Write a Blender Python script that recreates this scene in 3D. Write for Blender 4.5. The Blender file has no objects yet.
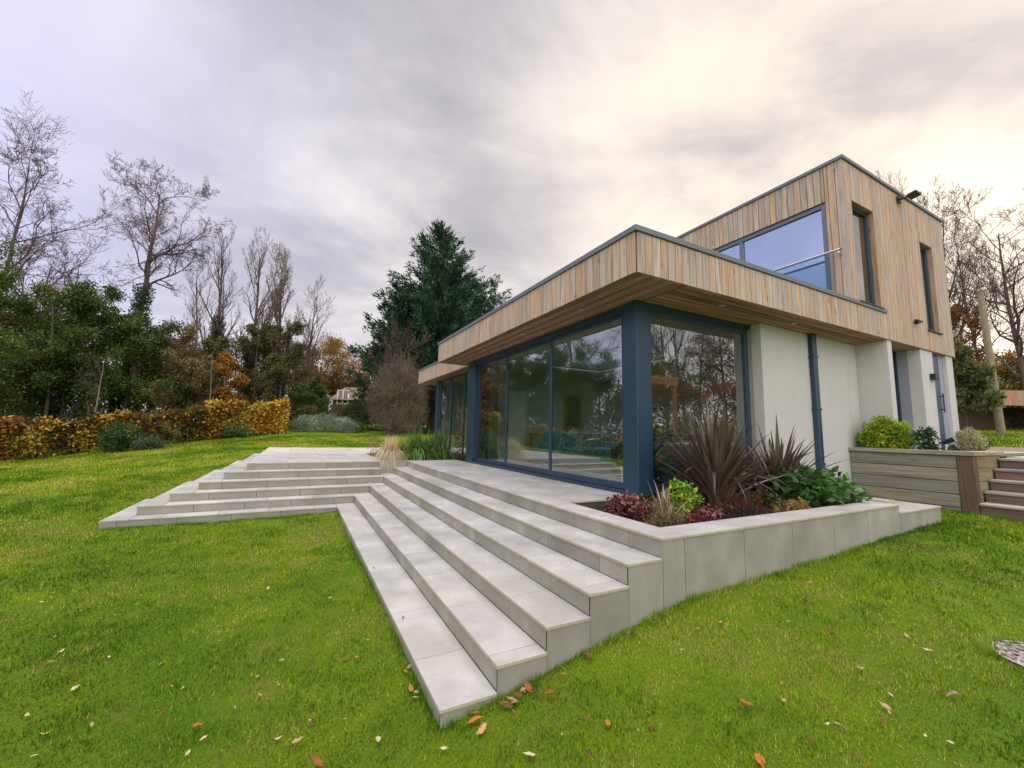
import bpy, math, random, zlib
import numpy as np
from mathutils import Matrix, Vector

sc = bpy.context.scene
COL = sc.collection
rng = np.random.default_rng(7)
random.seed(7)
SEED = 0
R = math.radians

# ------------------------------------------------------------------ camera
F_PX = 405.72
YAW, PITCH, ROLL = 0.481914, 0.117271, 0.0208125
CAM = np.array([-2.58444, -2.35401, 0.801955])
fw = np.array([math.sin(YAW)*math.cos(PITCH), math.cos(YAW)*math.cos(PITCH), math.sin(PITCH)])
rt = np.cross(fw, [0, 0, 1]); rt /= np.linalg.norm(rt); up = np.cross(rt, fw)
rt, up = math.cos(ROLL)*rt + math.sin(ROLL)*up, -math.sin(ROLL)*rt + math.cos(ROLL)*up
cd = bpy.data.cameras.new('camera'); cam = bpy.data.objects.new('camera', cd); COL.objects.link(cam)
cd.sensor_width = 36; cd.lens = 36*F_PX/1024; cd.clip_start = 0.05; cd.clip_end = 2000
cam.matrix_world = Matrix(((rt[0], up[0], -fw[0], CAM[0]), (rt[1], up[1], -fw[1], CAM[1]), (rt[2], up[2], -fw[2], CAM[2]), (0, 0, 0, 1)))
sc.camera = cam


def P(px, py, D):
    """world point at camera depth D (used to read distances off the photograph)"""
    return CAM + D*(fw + rt*(px-512)/F_PX - up*(py-384)/F_PX)


# ------------------------------------------------------------------ world
SUN_DIR = Vector((0.902, 0.208, 0.379)).normalized()
w = bpy.data.worlds.new('World'); sc.world = w; w.use_nodes = True
nt = w.node_tree; nt.nodes.clear()


def N(t, kind, **kw):
    n = t.nodes.new(kind)
    for k, v in kw.items():
        if k.startswith('i_'):
            n.inputs[k[2:].replace('_', ' ')].default_value = v
        else:
            setattr(n, k, v)
    return n


def math_n(t, op, a, b=None, c=None, clamp=False):
    n = t.nodes.new('ShaderNodeMath'); n.operation = op; n.use_clamp = clamp
    for i, v in enumerate((a, b, c)):
        if v is None: continue
        if isinstance(v, (int, float)): n.inputs[i].default_value = v
        else: t.links.new(v, n.inputs[i])
    return n.outputs[0]


def mixc(t, fac, a, b, mode='MIX'):
    n = t.nodes.new('ShaderNodeMix'); n.data_type = 'RGBA'; n.blend_type = mode
    for s, v in ((n.inputs['Factor'], fac), (n.inputs['A'], a), (n.inputs['B'], b)):
        if isinstance(v, (int, float)): s.default_value = v
        elif isinstance(v, tuple): s.default_value = (*v[:3], 1)
        else: t.links.new(v, s)
    return n.outputs['Result']


def ramp(t, fac, stops, interp='LINEAR'):
    n = t.nodes.new('ShaderNodeValToRGB'); cr = n.color_ramp; cr.interpolation = interp
    while len(cr.elements) < len(stops): cr.elements.new(0.5)
    for e, (p, c) in zip(cr.elements, stops):
        e.position = p
        e.color = (*c, 1) if isinstance(c, tuple) else (c, c, c, 1)
    t.links.new(fac, n.inputs[0])
    return n.outputs[0]


tc = N(nt, 'ShaderNodeTexCoord')
sep = N(nt, 'ShaderNodeSeparateXYZ'); nt.links.new(tc.outputs['Generated'], sep.inputs[0])
dx, dy, dz = sep.outputs
zz = math_n(nt, 'MAXIMUM', dz, 0.0)
den = math_n(nt, 'ADD', zz, 0.16)
comb = N(nt, 'ShaderNodeCombineXYZ')
nt.links.new(math_n(nt, 'DIVIDE', dx, den), comb.inputs[0]); nt.links.new(math_n(nt, 'DIVIDE', dy, den), comb.inputs[1])
mp = N(nt, 'ShaderNodeMapping'); mp.inputs['Rotation'].default_value = (0, 0, R(35)); mp.inputs['Scale'].default_value = (0.8, 1.0, 1); mp.inputs['Location'].default_value = (3.3, 1.2, 0)
nt.links.new(comb.outputs[0], mp.inputs[0])
n1 = N(nt, 'ShaderNodeTexNoise', i_Scale=1.4, i_Detail=8.0, i_Roughness=0.58, i_Distortion=0.35); nt.links.new(mp.outputs[0], n1.inputs['Vector'])
n2 = N(nt, 'ShaderNodeTexNoise', i_Scale=0.45, i_Detail=3.0, i_Roughness=0.5); nt.links.new(mp.outputs[0], n2.inputs['Vector'])
cl = math_n(nt, 'ADD', math_n(nt, 'MULTIPLY', n1.outputs[0], 0.72), math_n(nt, 'MULTIPLY', n2.outputs[0], 0.28))
base = ramp(nt, cl, [(0.34, (0.25, 0.24, 0.26)), (0.45, (0.345, 0.325, 0.345)), (0.54, (0.46, 0.435, 0.435)), (0.66, (0.60, 0.56, 0.53))])
# clearer, bluer patch of sky on the western side
vb = N(nt, 'ShaderNodeVectorMath', operation='DOT_PRODUCT'); nt.links.new(tc.outputs['Generated'], vb.inputs[0]); vb.inputs[1].default_value = Vector((-0.62, 0.74, 0.28)).normalized()
bl = math_n(nt, 'POWER', math_n(nt, 'MAXIMUM', vb.outputs['Value'], 0.0), 7.0)
bl = math_n(nt, 'MULTIPLY', bl, ramp(nt, n2.outputs[0], [(0.35, 0.5), (0.6, 1.0)]), clamp=True)
base = mixc(nt, bl, base, (0.46, 0.45, 0.66))
# thin cloud lit up round the low sun
vd = N(nt, 'ShaderNodeVectorMath', operation='DOT_PRODUCT'); nt.links.new(tc.outputs['Generated'], vd.inputs[0]); vd.inputs[1].default_value = Vector((0.84, 0.33, 0.36)).normalized()
gl = math_n(nt, 'POWER', math_n(nt, 'MAXIMUM', vd.outputs['Value'], 0.0), 6.0)
gl = math_n(nt, 'MULTIPLY', gl, ramp(nt, cl, [(0.38, 0.25), (0.58, 1.0)]))
base = mixc(nt, math_n(nt, 'MULTIPLY', gl, 1.0, clamp=True), base, (0.74, 0.63, 0.48))
# overcast dome brightest overhead; zenith and sky behind camera boosted to light the scene
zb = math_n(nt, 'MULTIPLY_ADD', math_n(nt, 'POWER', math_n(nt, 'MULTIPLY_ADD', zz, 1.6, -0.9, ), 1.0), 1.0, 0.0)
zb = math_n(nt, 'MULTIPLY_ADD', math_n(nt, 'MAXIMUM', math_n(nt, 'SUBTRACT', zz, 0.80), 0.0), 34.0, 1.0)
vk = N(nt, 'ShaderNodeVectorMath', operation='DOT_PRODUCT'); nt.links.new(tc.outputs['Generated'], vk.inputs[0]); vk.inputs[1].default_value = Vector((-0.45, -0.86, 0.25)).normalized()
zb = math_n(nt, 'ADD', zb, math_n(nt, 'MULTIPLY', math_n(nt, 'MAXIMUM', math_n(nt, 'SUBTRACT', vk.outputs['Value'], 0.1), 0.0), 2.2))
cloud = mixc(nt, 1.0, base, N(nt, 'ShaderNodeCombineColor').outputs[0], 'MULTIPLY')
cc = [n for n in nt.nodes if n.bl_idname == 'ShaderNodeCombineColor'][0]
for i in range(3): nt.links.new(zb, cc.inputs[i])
sky = N(nt, 'ShaderNodeTexSky', sky_type='NISHITA'); sky.sun_disc = False
sky.sun_elevation = math.asin(SUN_DIR.z); sky.sun_rotation = math.atan2(SUN_DIR.x, SUN_DIR.y)
b1 = N(nt, 'ShaderNodeBackground', i_Strength=0.05); nt.links.new(sky.outputs[0], b1.inputs[0])
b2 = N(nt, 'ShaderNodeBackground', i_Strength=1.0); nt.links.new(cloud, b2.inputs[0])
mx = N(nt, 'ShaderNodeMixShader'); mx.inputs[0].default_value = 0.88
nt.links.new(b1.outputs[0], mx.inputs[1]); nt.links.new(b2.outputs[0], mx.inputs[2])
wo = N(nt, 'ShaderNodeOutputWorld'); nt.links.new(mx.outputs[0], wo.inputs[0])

ld = bpy.data.lights.new('sun', 'SUN'); ld.energy = 1.6; ld.angle = R(11); ld.color = (1.0, 0.90, 0.76)
lo = bpy.data.objects.new('sun', ld); COL.objects.link(lo)
lo.rotation_euler = SUN_DIR.to_track_quat('Z', 'Y').to_euler()

sc.view_settings.view_transform = 'Standard'; sc.view_settings.look = 'None'
sc.view_settings.exposure = 0.93; sc.view_settings.gamma = 1; sc.view_settings.use_curve_mapping = False
sc.cycles.max_bounces = 6; sc.cycles.transparent_max_bounces = 14; sc.cycles.diffuse_bounces = 3
sc.cycles.use_denoising = True


# ------------------------------------------------------------------ materials
MATS = {}


def new_mat(name):
    m = bpy.data.materials.new(name); m.use_nodes = True; m.node_tree.nodes.clear(); MATS[name] = m
    return m, m.node_tree


def finish(t, shader):
    o = N(t, 'ShaderNodeOutputMaterial'); t.links.new(shader, o.inputs['Surface'])


def pos(t, scale=(1, 1, 1)):
    g = N(t, 'ShaderNodeNewGeometry'); m = N(t, 'ShaderNodeMapping'); m.inputs['Scale'].default_value = scale
    t.links.new(g.outputs['Position'], m.inputs[0]); return m.outputs[0]


def noise(t, vec, scale, detail=4, rough=0.5):
    n = N(t, 'ShaderNodeTexNoise', i_Scale=scale, i_Detail=float(detail), i_Roughness=rough); t.links.new(vec, n.inputs['Vector']); return n.outputs[0]


def mat_simple(name, col, rough=0.6, metal=0.0, var=0.15, scale=8, bump=0.0, spec=0.5, coat=0.0):
    m, t = new_mat(name)
    b = N(t, 'ShaderNodeBsdfPrincipled'); b.inputs['Roughness'].default_value = rough; b.inputs['Metallic'].default_value = metal
    b.inputs['Specular IOR Level'].default_value = spec; b.inputs['Coat Weight'].default_value = coat
    v = pos(t); n = noise(t, v, scale)
    c = mixc(t, n, tuple(x*(1-var) for x in col), tuple(min(1, x*(1+var)) for x in col)); t.links.new(c, b.inputs['Base Color'])
    if bump:
        bp = N(t, 'ShaderNodeBump', i_Strength=bump, i_Distance=0.01); t.links.new(noise(t, v, scale*6, 6), bp.inputs['Height']); t.links.new(bp.outputs[0], b.inputs['Normal'])
    finish(t, b.outputs[0]); return m


def mat_col(name, rough=0.6, transl=0.0, spec=0.3, nvar=0.0, tint=(1, 1, 1)):
    """colour comes from the Col attribute (each leaf or board has its own)"""
    m, t = new_mat(name)
    a = N(t, 'ShaderNodeAttribute', attribute_name='Col'); c = a.outputs['Color']
    if nvar:
        v = pos(t); n = noise(t, v, 0.9, 4); f = math_n(t, 'MULTIPLY_ADD', n, 2*nvar, 1-nvar)
        cc = N(t, 'ShaderNodeCombineColor')
        for i in range(3): t.links.new(f, cc.inputs[i])
        c = mixc(t, 1.0, c, cc.outputs[0], 'MULTIPLY')
    b = N(t, 'ShaderNodeBsdfPrincipled'); b.inputs['Roughness'].default_value = rough; b.inputs['Specular IOR Level'].default_value = spec
    t.links.new(c, b.inputs['Base Color'])
    s = b.outputs[0]
    if transl:
        tr = N(t, 'ShaderNodeBsdfTranslucent'); t.links.new(c, tr.inputs[0])
        x = N(t, 'ShaderNodeMixShader'); x.inputs[0].default_value = transl
        t.links.new(s, x.inputs[1]); t.links.new(tr.outputs[0], x.inputs[2]); s = x.outputs[0]
    finish(t, s); return m


def mat_stone(name, top=True):
    m, t = new_mat(name)
    g = N(t, 'ShaderNodeNewGeometry')
    a = N(t, 'ShaderNodeAttribute', attribute_name='Col')
    v = pos(t)
    n1 = noise(t, v, 2.2, 6, .6); n2 = noise(t, v, 45, 4, .6); n3 = noise(t, v, 0.7, 4, .55)
    c = mixc(t, ramp(t, n1, [(.35, 0.0), (.65, 1.0)]), (0.31, 0.307, 0.295), (0.46, 0.452, 0.43))
    c = mixc(t, math_n(t, 'MULTIPLY', ramp(t, n2, [(.35, 1.0), (.5, 0.0)]), .25), c, (0.32, 0.32, 0.33))
    # weather marks: soft blotches, ochre and green film on the upright faces
    c = mixc(t, math_n(t, 'MULTIPLY', ramp(t, n3, [(.45, 0.0), (.68, 1.0)]), .5), c, (0.35, 0.33, 0.28))
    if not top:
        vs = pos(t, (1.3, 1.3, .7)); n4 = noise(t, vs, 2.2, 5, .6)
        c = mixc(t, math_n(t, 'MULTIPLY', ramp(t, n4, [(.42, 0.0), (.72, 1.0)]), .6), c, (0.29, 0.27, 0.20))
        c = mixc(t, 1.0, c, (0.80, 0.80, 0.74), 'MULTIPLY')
    if top:   # sawn edges of the treads and copings are creamier than their tops
        sn = N(t, 'ShaderNodeSeparateXYZ'); t.links.new(g.outputs['True Normal'], sn.inputs[0])
        c = mixc(t, math_n(t, 'MULTIPLY', math_n(t, 'LESS_THAN', sn.outputs[2], .5), .8), c, (0.46, 0.40, 0.27))
    n5 = noise(t, v, 1.3, 9, .72)   # damp marks and lichen flecks
    c = mixc(t, math_n(t, 'MULTIPLY', ramp(t, n5, [(.50, 0.0), (.60, 1.0)]), .32), c, (0.27, 0.27, 0.255))
    n6 = noise(t, v, 16, 5, .7)
    c = mixc(t, math_n(t, 'MULTIPLY', ramp(t, n6, [(.62, 0.0), (.70, 1.0)]), .4), c, (0.22, 0.21, 0.16))
    c = mixc(t, 1.0, c, a.outputs['Color'], 'MULTIPLY')
    b = N(t, 'ShaderNodeBsdfPrincipled'); b.inputs['Specular IOR Level'].default_value = .4
    t.links.new(c, b.inputs['Base Color'])
    t.links.new(ramp(t, n1, [(.3, .55), (.7, .8)]), b.inputs['Roughness'])
    bp = N(t, 'ShaderNodeBump', i_Strength=.25, i_Distance=.004); t.links.new(n2, bp.inputs['Height']); t.links.new(bp.outputs[0], b.inputs['Normal'])
    finish(t, b.outputs[0]); return m


def mat_wood(name, axis='z', weather=.4, dark=1.0):
    """grain runs along one axis; the board's own tone is in Col"""
    m, t = new_mat(name)
    sc_ = {'z': (44, 44, 1.8), 'y': (28, 1.6, 28), 'x': (1.6, 28, 28)}[axis]
    a = N(t, 'ShaderNodeAttribute', attribute_name='Col')
    g = noise(t, pos(t, sc_), 1.0, 6, .6)
    kn = N(t, 'ShaderNodeTexVoronoi', i_Scale=1.0); t.links.new(pos(t, tuple(4.5 if s > 10 else 2.0 for s in sc_)), kn.inputs['Vector'])
    c = mixc(t, 1.0, a.outputs['Color'], ramp(t, g, [(.3, .52), (.5, .95), (.7, 1.18)]), 'MULTIPLY')
    c = mixc(t, math_n(t, 'MULTIPLY', ramp(t, kn.outputs['Distance'], [(.05, 1.0), (.14, 0.0)]), .55), c, (0.12, 0.07, 0.04))
    n3 = noise(t, pos(t, tuple(1.6 if s > 10 else .5 for s in sc_)), 1.2, 5, .6)
    c = mixc(t, math_n(t, 'MULTIPLY', ramp(t, n3, [(.42, 0.0), (.7, 1.0)]), weather), c, (0.36*dark, 0.335*dark, 0.31*dark))
    b = N(t, 'ShaderNodeBsdfPrincipled'); b.inputs['Roughness'].default_value = .75; b.inputs['Specular IOR Level'].default_value = .25
    t.links.new(c, b.inputs['Base Color'])
    bp = N(t, 'ShaderNodeBump', i_Strength=.35, i_Distance=.003); t.links.new(g, bp.inputs['Height']); t.links.new(bp.outputs[0], b.inputs['Normal'])
    finish(t, b.outputs[0]); return m


def mat_glass(name, tint, ior=1.9, refl=(1, 1, 1), rough=0.0):
    m, t = new_mat(name)
    fr = N(t, 'ShaderNodeFresnel'); fr.inputs['IOR'].default_value = ior
    tr = N(t, 'ShaderNodeBsdfTransparent'); tr.inputs[0].default_value = (*tint, 1)
    gl = N(t, 'ShaderNodeBsdfGlossy'); gl.inputs['Roughness'].default_value = rough; gl.inputs[0].default_value = (*refl, 1)
    # rolled-in waviness of big sealed units
    bp = N(t, 'ShaderNodeBump', i_Strength=.05, i_Distance=.02); t.links.new(noise(t, pos(t), .8, 1), bp.inputs['Height'])
    t.links.new(bp.outputs[0], gl.inputs['Normal'])
    x = N(t, 'ShaderNodeMixShader'); gg = N(t, 'ShaderNodeNewGeometry')   # only the side facing the viewer mirrors; the inner face just transmits
    t.links.new(math_n(t, 'MULTIPLY', fr.outputs[0], math_n(t, 'SUBTRACT', 1.0, gg.outputs['Backfacing'])), x.inputs[0]); t.links.new(tr.outputs[0], x.inputs[1]); t.links.new(gl.outputs[0], x.inputs[2])
    finish(t, x.outputs[0]); return m


def mat_render():
    m, t = new_mat('white_render')
    v = pos(t); b = N(t, 'ShaderNodeBsdfPrincipled'); b.inputs['Roughness'].default_value = .9; b.inputs['Specular IOR Level'].default_value = .15
    n1 = noise(t, v, .9, 5, .6); n2 = noise(t, pos(t, (3, 3, .5)), 1.5, 5, .6)
    c = mixc(t, ramp(t, n1, [(.3, 0.0), (.7, 1.0)]), (0.53, 0.52, 0.505), (0.59, 0.58, 0.56))
    c = mixc(t, math_n(t, 'MULTIPLY', ramp(t, n2, [(.5, 0.0), (.75, 1.0)]), .35), c, (0.40, 0.41, 0.365))
    t.links.new(c, b.inputs['Base Color'])
    bp = N(t, 'ShaderNodeBump', i_Strength=.4, i_Distance=.004); t.links.new(noise(t, v, 120, 3, .7), bp.inputs['Height']); t.links.new(bp.outputs[0], b.inputs['Normal'])
    finish(t, b.outputs[0]); return m


def mat_lawn(name, a=(0.10, 0.19, 0.009), c2=(0.20, 0.28, 0.013), soil=(0.19, 0.15, 0.05)):
    m, t = new_mat(name)
    v = pos(t)
    c = mixc(t, ramp(t, noise(t, v, .55, 5, .6), [(.35, 0.0), (.65, 1.0)]), a, c2)
    c = mixc(t, ramp(t, noise(t, v, 60, 5, .75), [(.3, 0.0), (.7, 1.0)]), tuple(x*.6 for x in a), c)
    c = mixc(t, math_n(t, 'MULTIPLY', ramp(t, noise(t, v, 1.7, 6, .65), [(.56, 0.0), (.72, 1.0)]), .6), c, soil)
    b = N(t, 'ShaderNodeBsdfPrincipled'); b.inputs['Roughness'].default_value = .9; b.inputs['Specular IOR Level'].default_value = .1
    t.links.new(c, b.inputs['Base Color'])
    bp = N(t, 'ShaderNodeBump', i_Strength=.8, i_Distance=.03); t.links.new(noise(t, v, 35, 6, .8), bp.inputs['Height']); t.links.new(bp.outputs[0], b.inputs['Normal'])
    finish(t, b.outputs[0]); return m


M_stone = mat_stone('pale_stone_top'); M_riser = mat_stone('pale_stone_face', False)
M_board = mat_wood('larch_board', 'z', .35); M_sofy = mat_wood('larch_soffit_y', 'y', .15); M_sofx = mat_wood('larch_soffit_x', 'x', .15)
M_sleeper = mat_wood('sleeper_wood_y', 'y', .5, .62); M_sleeperx = mat_wood('sleeper_wood_x', 'x', .3, .5); M_postw = mat_wood('post_wood', 'z', .1, .5)
M_render = mat_render()
M_navy = mat_simple('blue_grey_metal', (0.020, 0.052, 0.092), .38, 0.0, .08, 3, spec=.5)
M_cap = mat_simple('grey_trim', (0.15, 0.175, 0.21), .45, .3, .1, 4)
M_roof = mat_simple('flat_roof_membrane', (0.12, 0.12, 0.125), .8, 0, .2, 2)
M_dark = mat_simple('black_metal', (0.02, 0.021, 0.024), .45, .2)
M_steel = mat_simple('brushed_steel', (0.55, 0.56, 0.58), .3, .9, .05)
M_soil = mat_simple('bark_soil', (0.045, 0.028, 0.020), .95, 0, .5, 14, 1.0, .1)
M_glass = mat_glass('door_glass', (0.78, 0.88, 0.83), 3.6)
M_glassu = mat_glass('upper_glass', (0.20, 0.26, 0.36), 11.0, (0.62, 0.74, 1.0))
M_glassw = mat_glass('slim_window_glass', (0.3, 0.34, 0.33), 5.0, (1.0, 0.98, 0.92))
M_glassb = mat_glass('balustrade_glass', (0.80, 0.88, 0.92), 1.5)
M_bark = mat_simple('bark', (0.12, 0.095, 0.08), .9, 0, .35, 6, .6, .1)
M_barkp = mat_simple('pale_bark', (0.22, 0.19, 0.16), .9, 0, .3, 6, .4, .1)
M_twig = mat_simple('twig_bark', (0.115, 0.08, 0.078), .9, 0, .3, 3, 0, .1)
M_leaf = mat_col('leaf', .55, .25, .3)
M_leafd = mat_col('matt_leaf', .75, .38, .12)
M_needle = mat_col('needle', .8, .1, .1)
M_sword = mat_col('sword_leaf', .32, .1, .5)
M_grass = mat_col('grass_blade', .7, .35, .12, .22)
M_lawn = mat_lawn('lawn_ground')
M_lilac = mat_simple('lilac_grey_panel', (0.30, 0.31, 0.38), .6, 0, .06)
M_plaster = mat_simple('interior_plaster', (0.50, 0.50, 0.45), .9, 0, .05)
M_ifloor = mat_simple('interior_floor', (0.26, 0.25, 0.24), .35, 0, .15, 3)
M_teal = mat_simple('teal_velvet', (0.02, 0.24, 0.30), .8, 0, .2, 5)
M_navyf = mat_simple('navy_fabric', (0.015, 0.03, 0.07), .85, 0, .2, 5)
M_gold = mat_simple('gilt_frame', (0.50, 0.33, 0.10), .45, .2, .1)
M_pict = mat_simple('picture_print', (0.16, 0.18, 0.15), .8, 0, .5, 7)
M_oak = mat_simple('oak_wood', (0.42, 0.25, 0.11), .5, 0, .2, 4)
M_white = mat_simple('white_paint', (0.75, 0.75, 0.73), .6, 0, .05)
M_brick = mat_simple('far_brick', (0.17, 0.11, 0.085), .9, 0, .25, 5)
M_tiles = mat_simple('roof_tiles', (0.17, 0.115, 0.09), .9, 0, .3, 6)
M_pebble = mat_col('pebble_stone', .7, 0, .3)
M_fallen = mat_col('fallen_leaf', .7, .25, .2)


# ------------------------------------------------------------------ mesh helpers
class MB:
    def __init__(s):
        s.V = []; s.L = []; s.S = []; s.C = []; s.n = 0

    def add(s, V, F, col=(1, 1, 1)):
        """V (n,3); F (m,k) int array; col one colour or (n,3)"""
        V = np.asarray(V, float); F = np.asarray(F, int)
        s.V.append(V); s.L.append((F+s.n).ravel()); s.S.append(np.full(len(F), F.shape[1]))
        c = np.asarray(col, float); s.C.append(np.broadcast_to(c, (len(V), 3)) if c.ndim == 1 else c); s.n += len(V)
        return s

    def box(s, x0, x1, y0, y1, z0, z1, col=(1, 1, 1)):
        x0, x1 = min(x0, x1), max(x0, x1); y0, y1 = min(y0, y1), max(y0, y1); z0, z1 = min(z0, z1), max(z0, z1)
        V = [(x0, y0, z0), (x1, y0, z0), (x1, y1, z0), (x0, y1, z0), (x0, y0, z1), (x1, y0, z1), (x1, y1, z1), (x0, y1, z1)]
        return s.add(V, [(0, 3, 2, 1), (4, 5, 6, 7), (0, 1, 5, 4), (1, 2, 6, 5), (2, 3, 7, 6), (3, 0, 4, 7)], col)

    def segs(s, A, B, ra, rb, k=5, col=(1, 1, 1)):
        """many tapered tubes at once"""
        A = np.atleast_2d(A).astype(float); B = np.atleast_2d(B).astype(float); n = len(A)
        ra = np.broadcast_to(ra, n); rb = np.broadcast_to(rb, n)
        d = B-A; d /= np.linalg.norm(d, axis=1)[:, None]+1e-9
        h = np.where(np.abs(d[:, 2:3]) > .9, [[1., 0, 0]], [[0., 0, 1]])
        u = np.cross(d, h); u /= np.linalg.norm(u, axis=1)[:, None]+1e-9; v = np.cross(d, u)
        th = np.arange(k)*2*np.pi/k
        ring = u[:, None, :]*np.cos(th)[None, :, None]+v[:, None, :]*np.sin(th)[None, :, None]
        V = np.concatenate([A[:, None]+ring*ra[:, None, None], B[:, None]+ring*rb[:, None, None]], 1)
        i = np.arange(k); j = (i+1) % k
        F = np.stack([i, j, j+k, i+k], 1)
        F = (F[None]+(np.arange(n)*2*k)[:, None, None]).reshape(-1, 4)
        return s.add(V.reshape(-1, 3), F, col)

    def lathe(s, c, prof, k=24, col=(1, 1, 1)):
        th = np.arange(k)*2*np.pi/k
        V = np.array([[(c[0]+r*math.cos(a), c[1]+r*math.sin(a), c[2]+z) for a in th] for r, z in prof]).reshape(-1, 3)
        F = [(a*k+i, a*k+(i+1) % k, (a+1)*k+(i+1) % k, (a+1)*k+i) for a in range(len(prof)-1) for i in range(k)]
        return s.add(V, F, col)

    def build(s, name, mat, parent=None, bevel=0, smooth=False):
        if isinstance(parent, bpy.types.Object): base = np.array(parent.get('_base', (0, 0, 0)), float)
        else: base = np.zeros(3)
        V = np.concatenate(s.V)-base; L = np.concatenate(s.L); S = np.concatenate(s.S); C = np.concatenate(s.C)
        me = bpy.data.meshes.new(name)
        me.vertices.add(len(V)); me.vertices.foreach_set('co', V.ravel().astype(np.float32))
        me.loops.add(len(L)); me.loops.foreach_set('vertex_index', L.astype(np.int32))
        st = np.concatenate([[0], np.cumsum(S)[:-1]])
        me.polygons.add(len(S)); me.polygons.foreach_set('loop_start', st.astype(np.int32))
        try: me.polygons.foreach_set('loop_total', S.astype(np.int32))
        except Exception: pass
        me.polygons.foreach_set('use_smooth', np.full(len(S), bool(smooth)))
        at = me.color_attributes.new('Col', 'FLOAT_COLOR', 'POINT')
        at.data.foreach_set('color', np.concatenate([C, np.ones((len(C), 1))], 1).ravel().astype(np.float32))
        me.update(calc_edges=True); me.materials.append(mat)
        o = bpy.data.objects.new(name, me); COL.objects.link(o)
        if parent is not None:
            o.parent = parent
        if bevel:
            b = o.modifiers.new('bevel', 'BEVEL'); b.width = bevel; b.segments = 1; b.limit_method = 'ANGLE'
        return o


_cnt = {}


def thing(name, label, cat, base=(0, 0, 0), group=None):
    global rng   # every thing draws from its own stream, so editing one leaves the others alone
    _cnt[label] = _cnt.get(label, 0)+1; rng = np.random.default_rng(zlib.crc32(label.encode())+_cnt[label]+SEED)
    o = bpy.data.objects.new(name, None); COL.objects.link(o); o.empty_display_size = .2
    o.location = base; o['label'] = label; o['category'] = cat; o['_base'] = [float(x) for x in base]
    if group: o['group'] = group
    return o


def tag(o, label, cat, group=None):
    o['label'] = label; o['category'] = cat
    if group: o['group'] = group
    return o


def rebase(o, base):
    """move a single-mesh thing's origin to its base"""
    b = np.array(base, float); me = o.data; n = len(me.vertices); a = np.empty(n*3, np.float32); me.vertices.foreach_get('co', a)
    a = a.reshape(-1, 3)-b; me.vertices.foreach_set('co', a.ravel().astype(np.float32)); o.location = base
    return o


# ------------------------------------------------------------------ terrain
_ctl = np.array([(-1.75, 0, -.85), (-5.25, 6.6, -.885), (0, -.02, -.53), (2, -.02, -.44), (4.3, -.02, -.352), (5.4, -.02, -.325), (6.8, -.1, -.27), (9, -1.5, -.30),
                 (-5.2, 8.8, -.75), (-4.2, 12.8, -.37), (-3.5, 16.6, 0.0), (-2.6, -2.35, -.92), (1.7, -1.5, -.62), (-2.1, 3.4, -.89), (-2.2, 6.4, -.88),
                 (-12.2, 19.9, -.70), (-9.8, 20.9, -.38), (-6.57, 22.5, .09), (-2.9, 24, .47), (4, 24, .55), (8, 30, .9), (-8, 6, -1.0), (-12, 10, -1.05), (-6, -5, -1.05), (3, -8, -.75),
                 (-16, 0, -1.2), (-20, 20, -.9), (-14, -16, -1.2), (10, -16, -.4), (20, 0, .2), (-10, 34, .5), (3, 40, 1.3), (20, 40, 1.3), (-30, 30, -.5), (2, 17, .05)])


def _tps_fit(c):
    n = len(c); d = np.linalg.norm(c[:, None, :2]-c[None, :, :2], axis=2); K = np.where(d > 0, d**2*np.log(d+1e-12), 0)+np.eye(n)*.02
    Pm = np.c_[np.ones(n), c[:, :2]]; A = np.block([[K, Pm], [Pm.T, np.zeros((3, 3))]])
    return np.linalg.solve(A, np.r_[c[:, 2], 0, 0, 0])


_w = _tps_fit(_ctl)


def hl(x, y):
    """height of the lawn"""
    x = np.asarray(x, float); y = np.asarray(y, float)
    cx, cy = np.clip(x, -32, 24), np.clip(y, -18, 44)
    z = _w[-3]+_w[-2]*cx+_w[-1]*cy
    for i, (a, b, _) in enumerate(_ctl):
        d2 = (cx-a)**2+(cy-b)**2; z = z+_w[i]*np.where(d2 > 0, .5*d2*np.log(d2+1e-12), 0)
    z = np.clip(z, -2.5, 2.5)
    return z+.008*np.sin(x*3.1+y*1.7)*np.cos(y*2.3-x)


def hu(x, y):
    """height of the upper garden right of the timber wall"""
    x = np.asarray(x, float); y = np.asarray(y, float)
    r = np.clip(x-10, 0, 30)
    return .50+.048*r+.01*np.sin(x*.7)*np.sin(y*.5)


D_ = .352; RH = .15; XL, YL = -5.268, 6.60


def step_top(x, y):
    """top of the stonework at x, y (or -99 where there is none)"""
    out = np.full(np.shape(x), -99.)
    for k in range(1, 7):
        xk = -D_*(6-k); zk = -RH*(6-k)
        m = ((x > xk) & (x < 1.4) & (y > 0) & (y < 8.4)) | ((x > XL+D_*(k-1)) & (x < 1.5) & (y > YL+D_*(k-1)) & (y < 16.65))
        out = np.where(m, np.maximum(out, zk), out)
    m = (x > 0) & (x < 4.15) & (y > 0) & (y < 1.7); out = np.where(m, 0., out)
    m = (x > 4) & (x < 5.43) & (y > 0) & (y < 1.7); out = np.where(m, np.maximum(out, -.1), out)
    out = np.where((x > 1.3) & (y > 1.4), 9., out)
    return out


def grid(name, xs, ys, fn, mat, hole=None):
    X, Y = np.meshgrid(xs, ys, indexing='ij'); Z = fn(X, Y); nx, ny = X.shape
    V = np.stack([X, Y, Z], -1).reshape(-1, 3)
    i, j = np.meshgrid(np.arange(nx-1), np.arange(ny-1), indexing='ij'); a = (i*ny+j).ravel()
    F = np.stack([a, a+ny, a+ny+1, a+1], 1)
    if hole is not None:
        c = V[F].mean(1); F = F[~hole(c[:, 0], c[:, 1])]
    return MB().add(V, F).build(name, mat, None, smooth=True)


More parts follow.
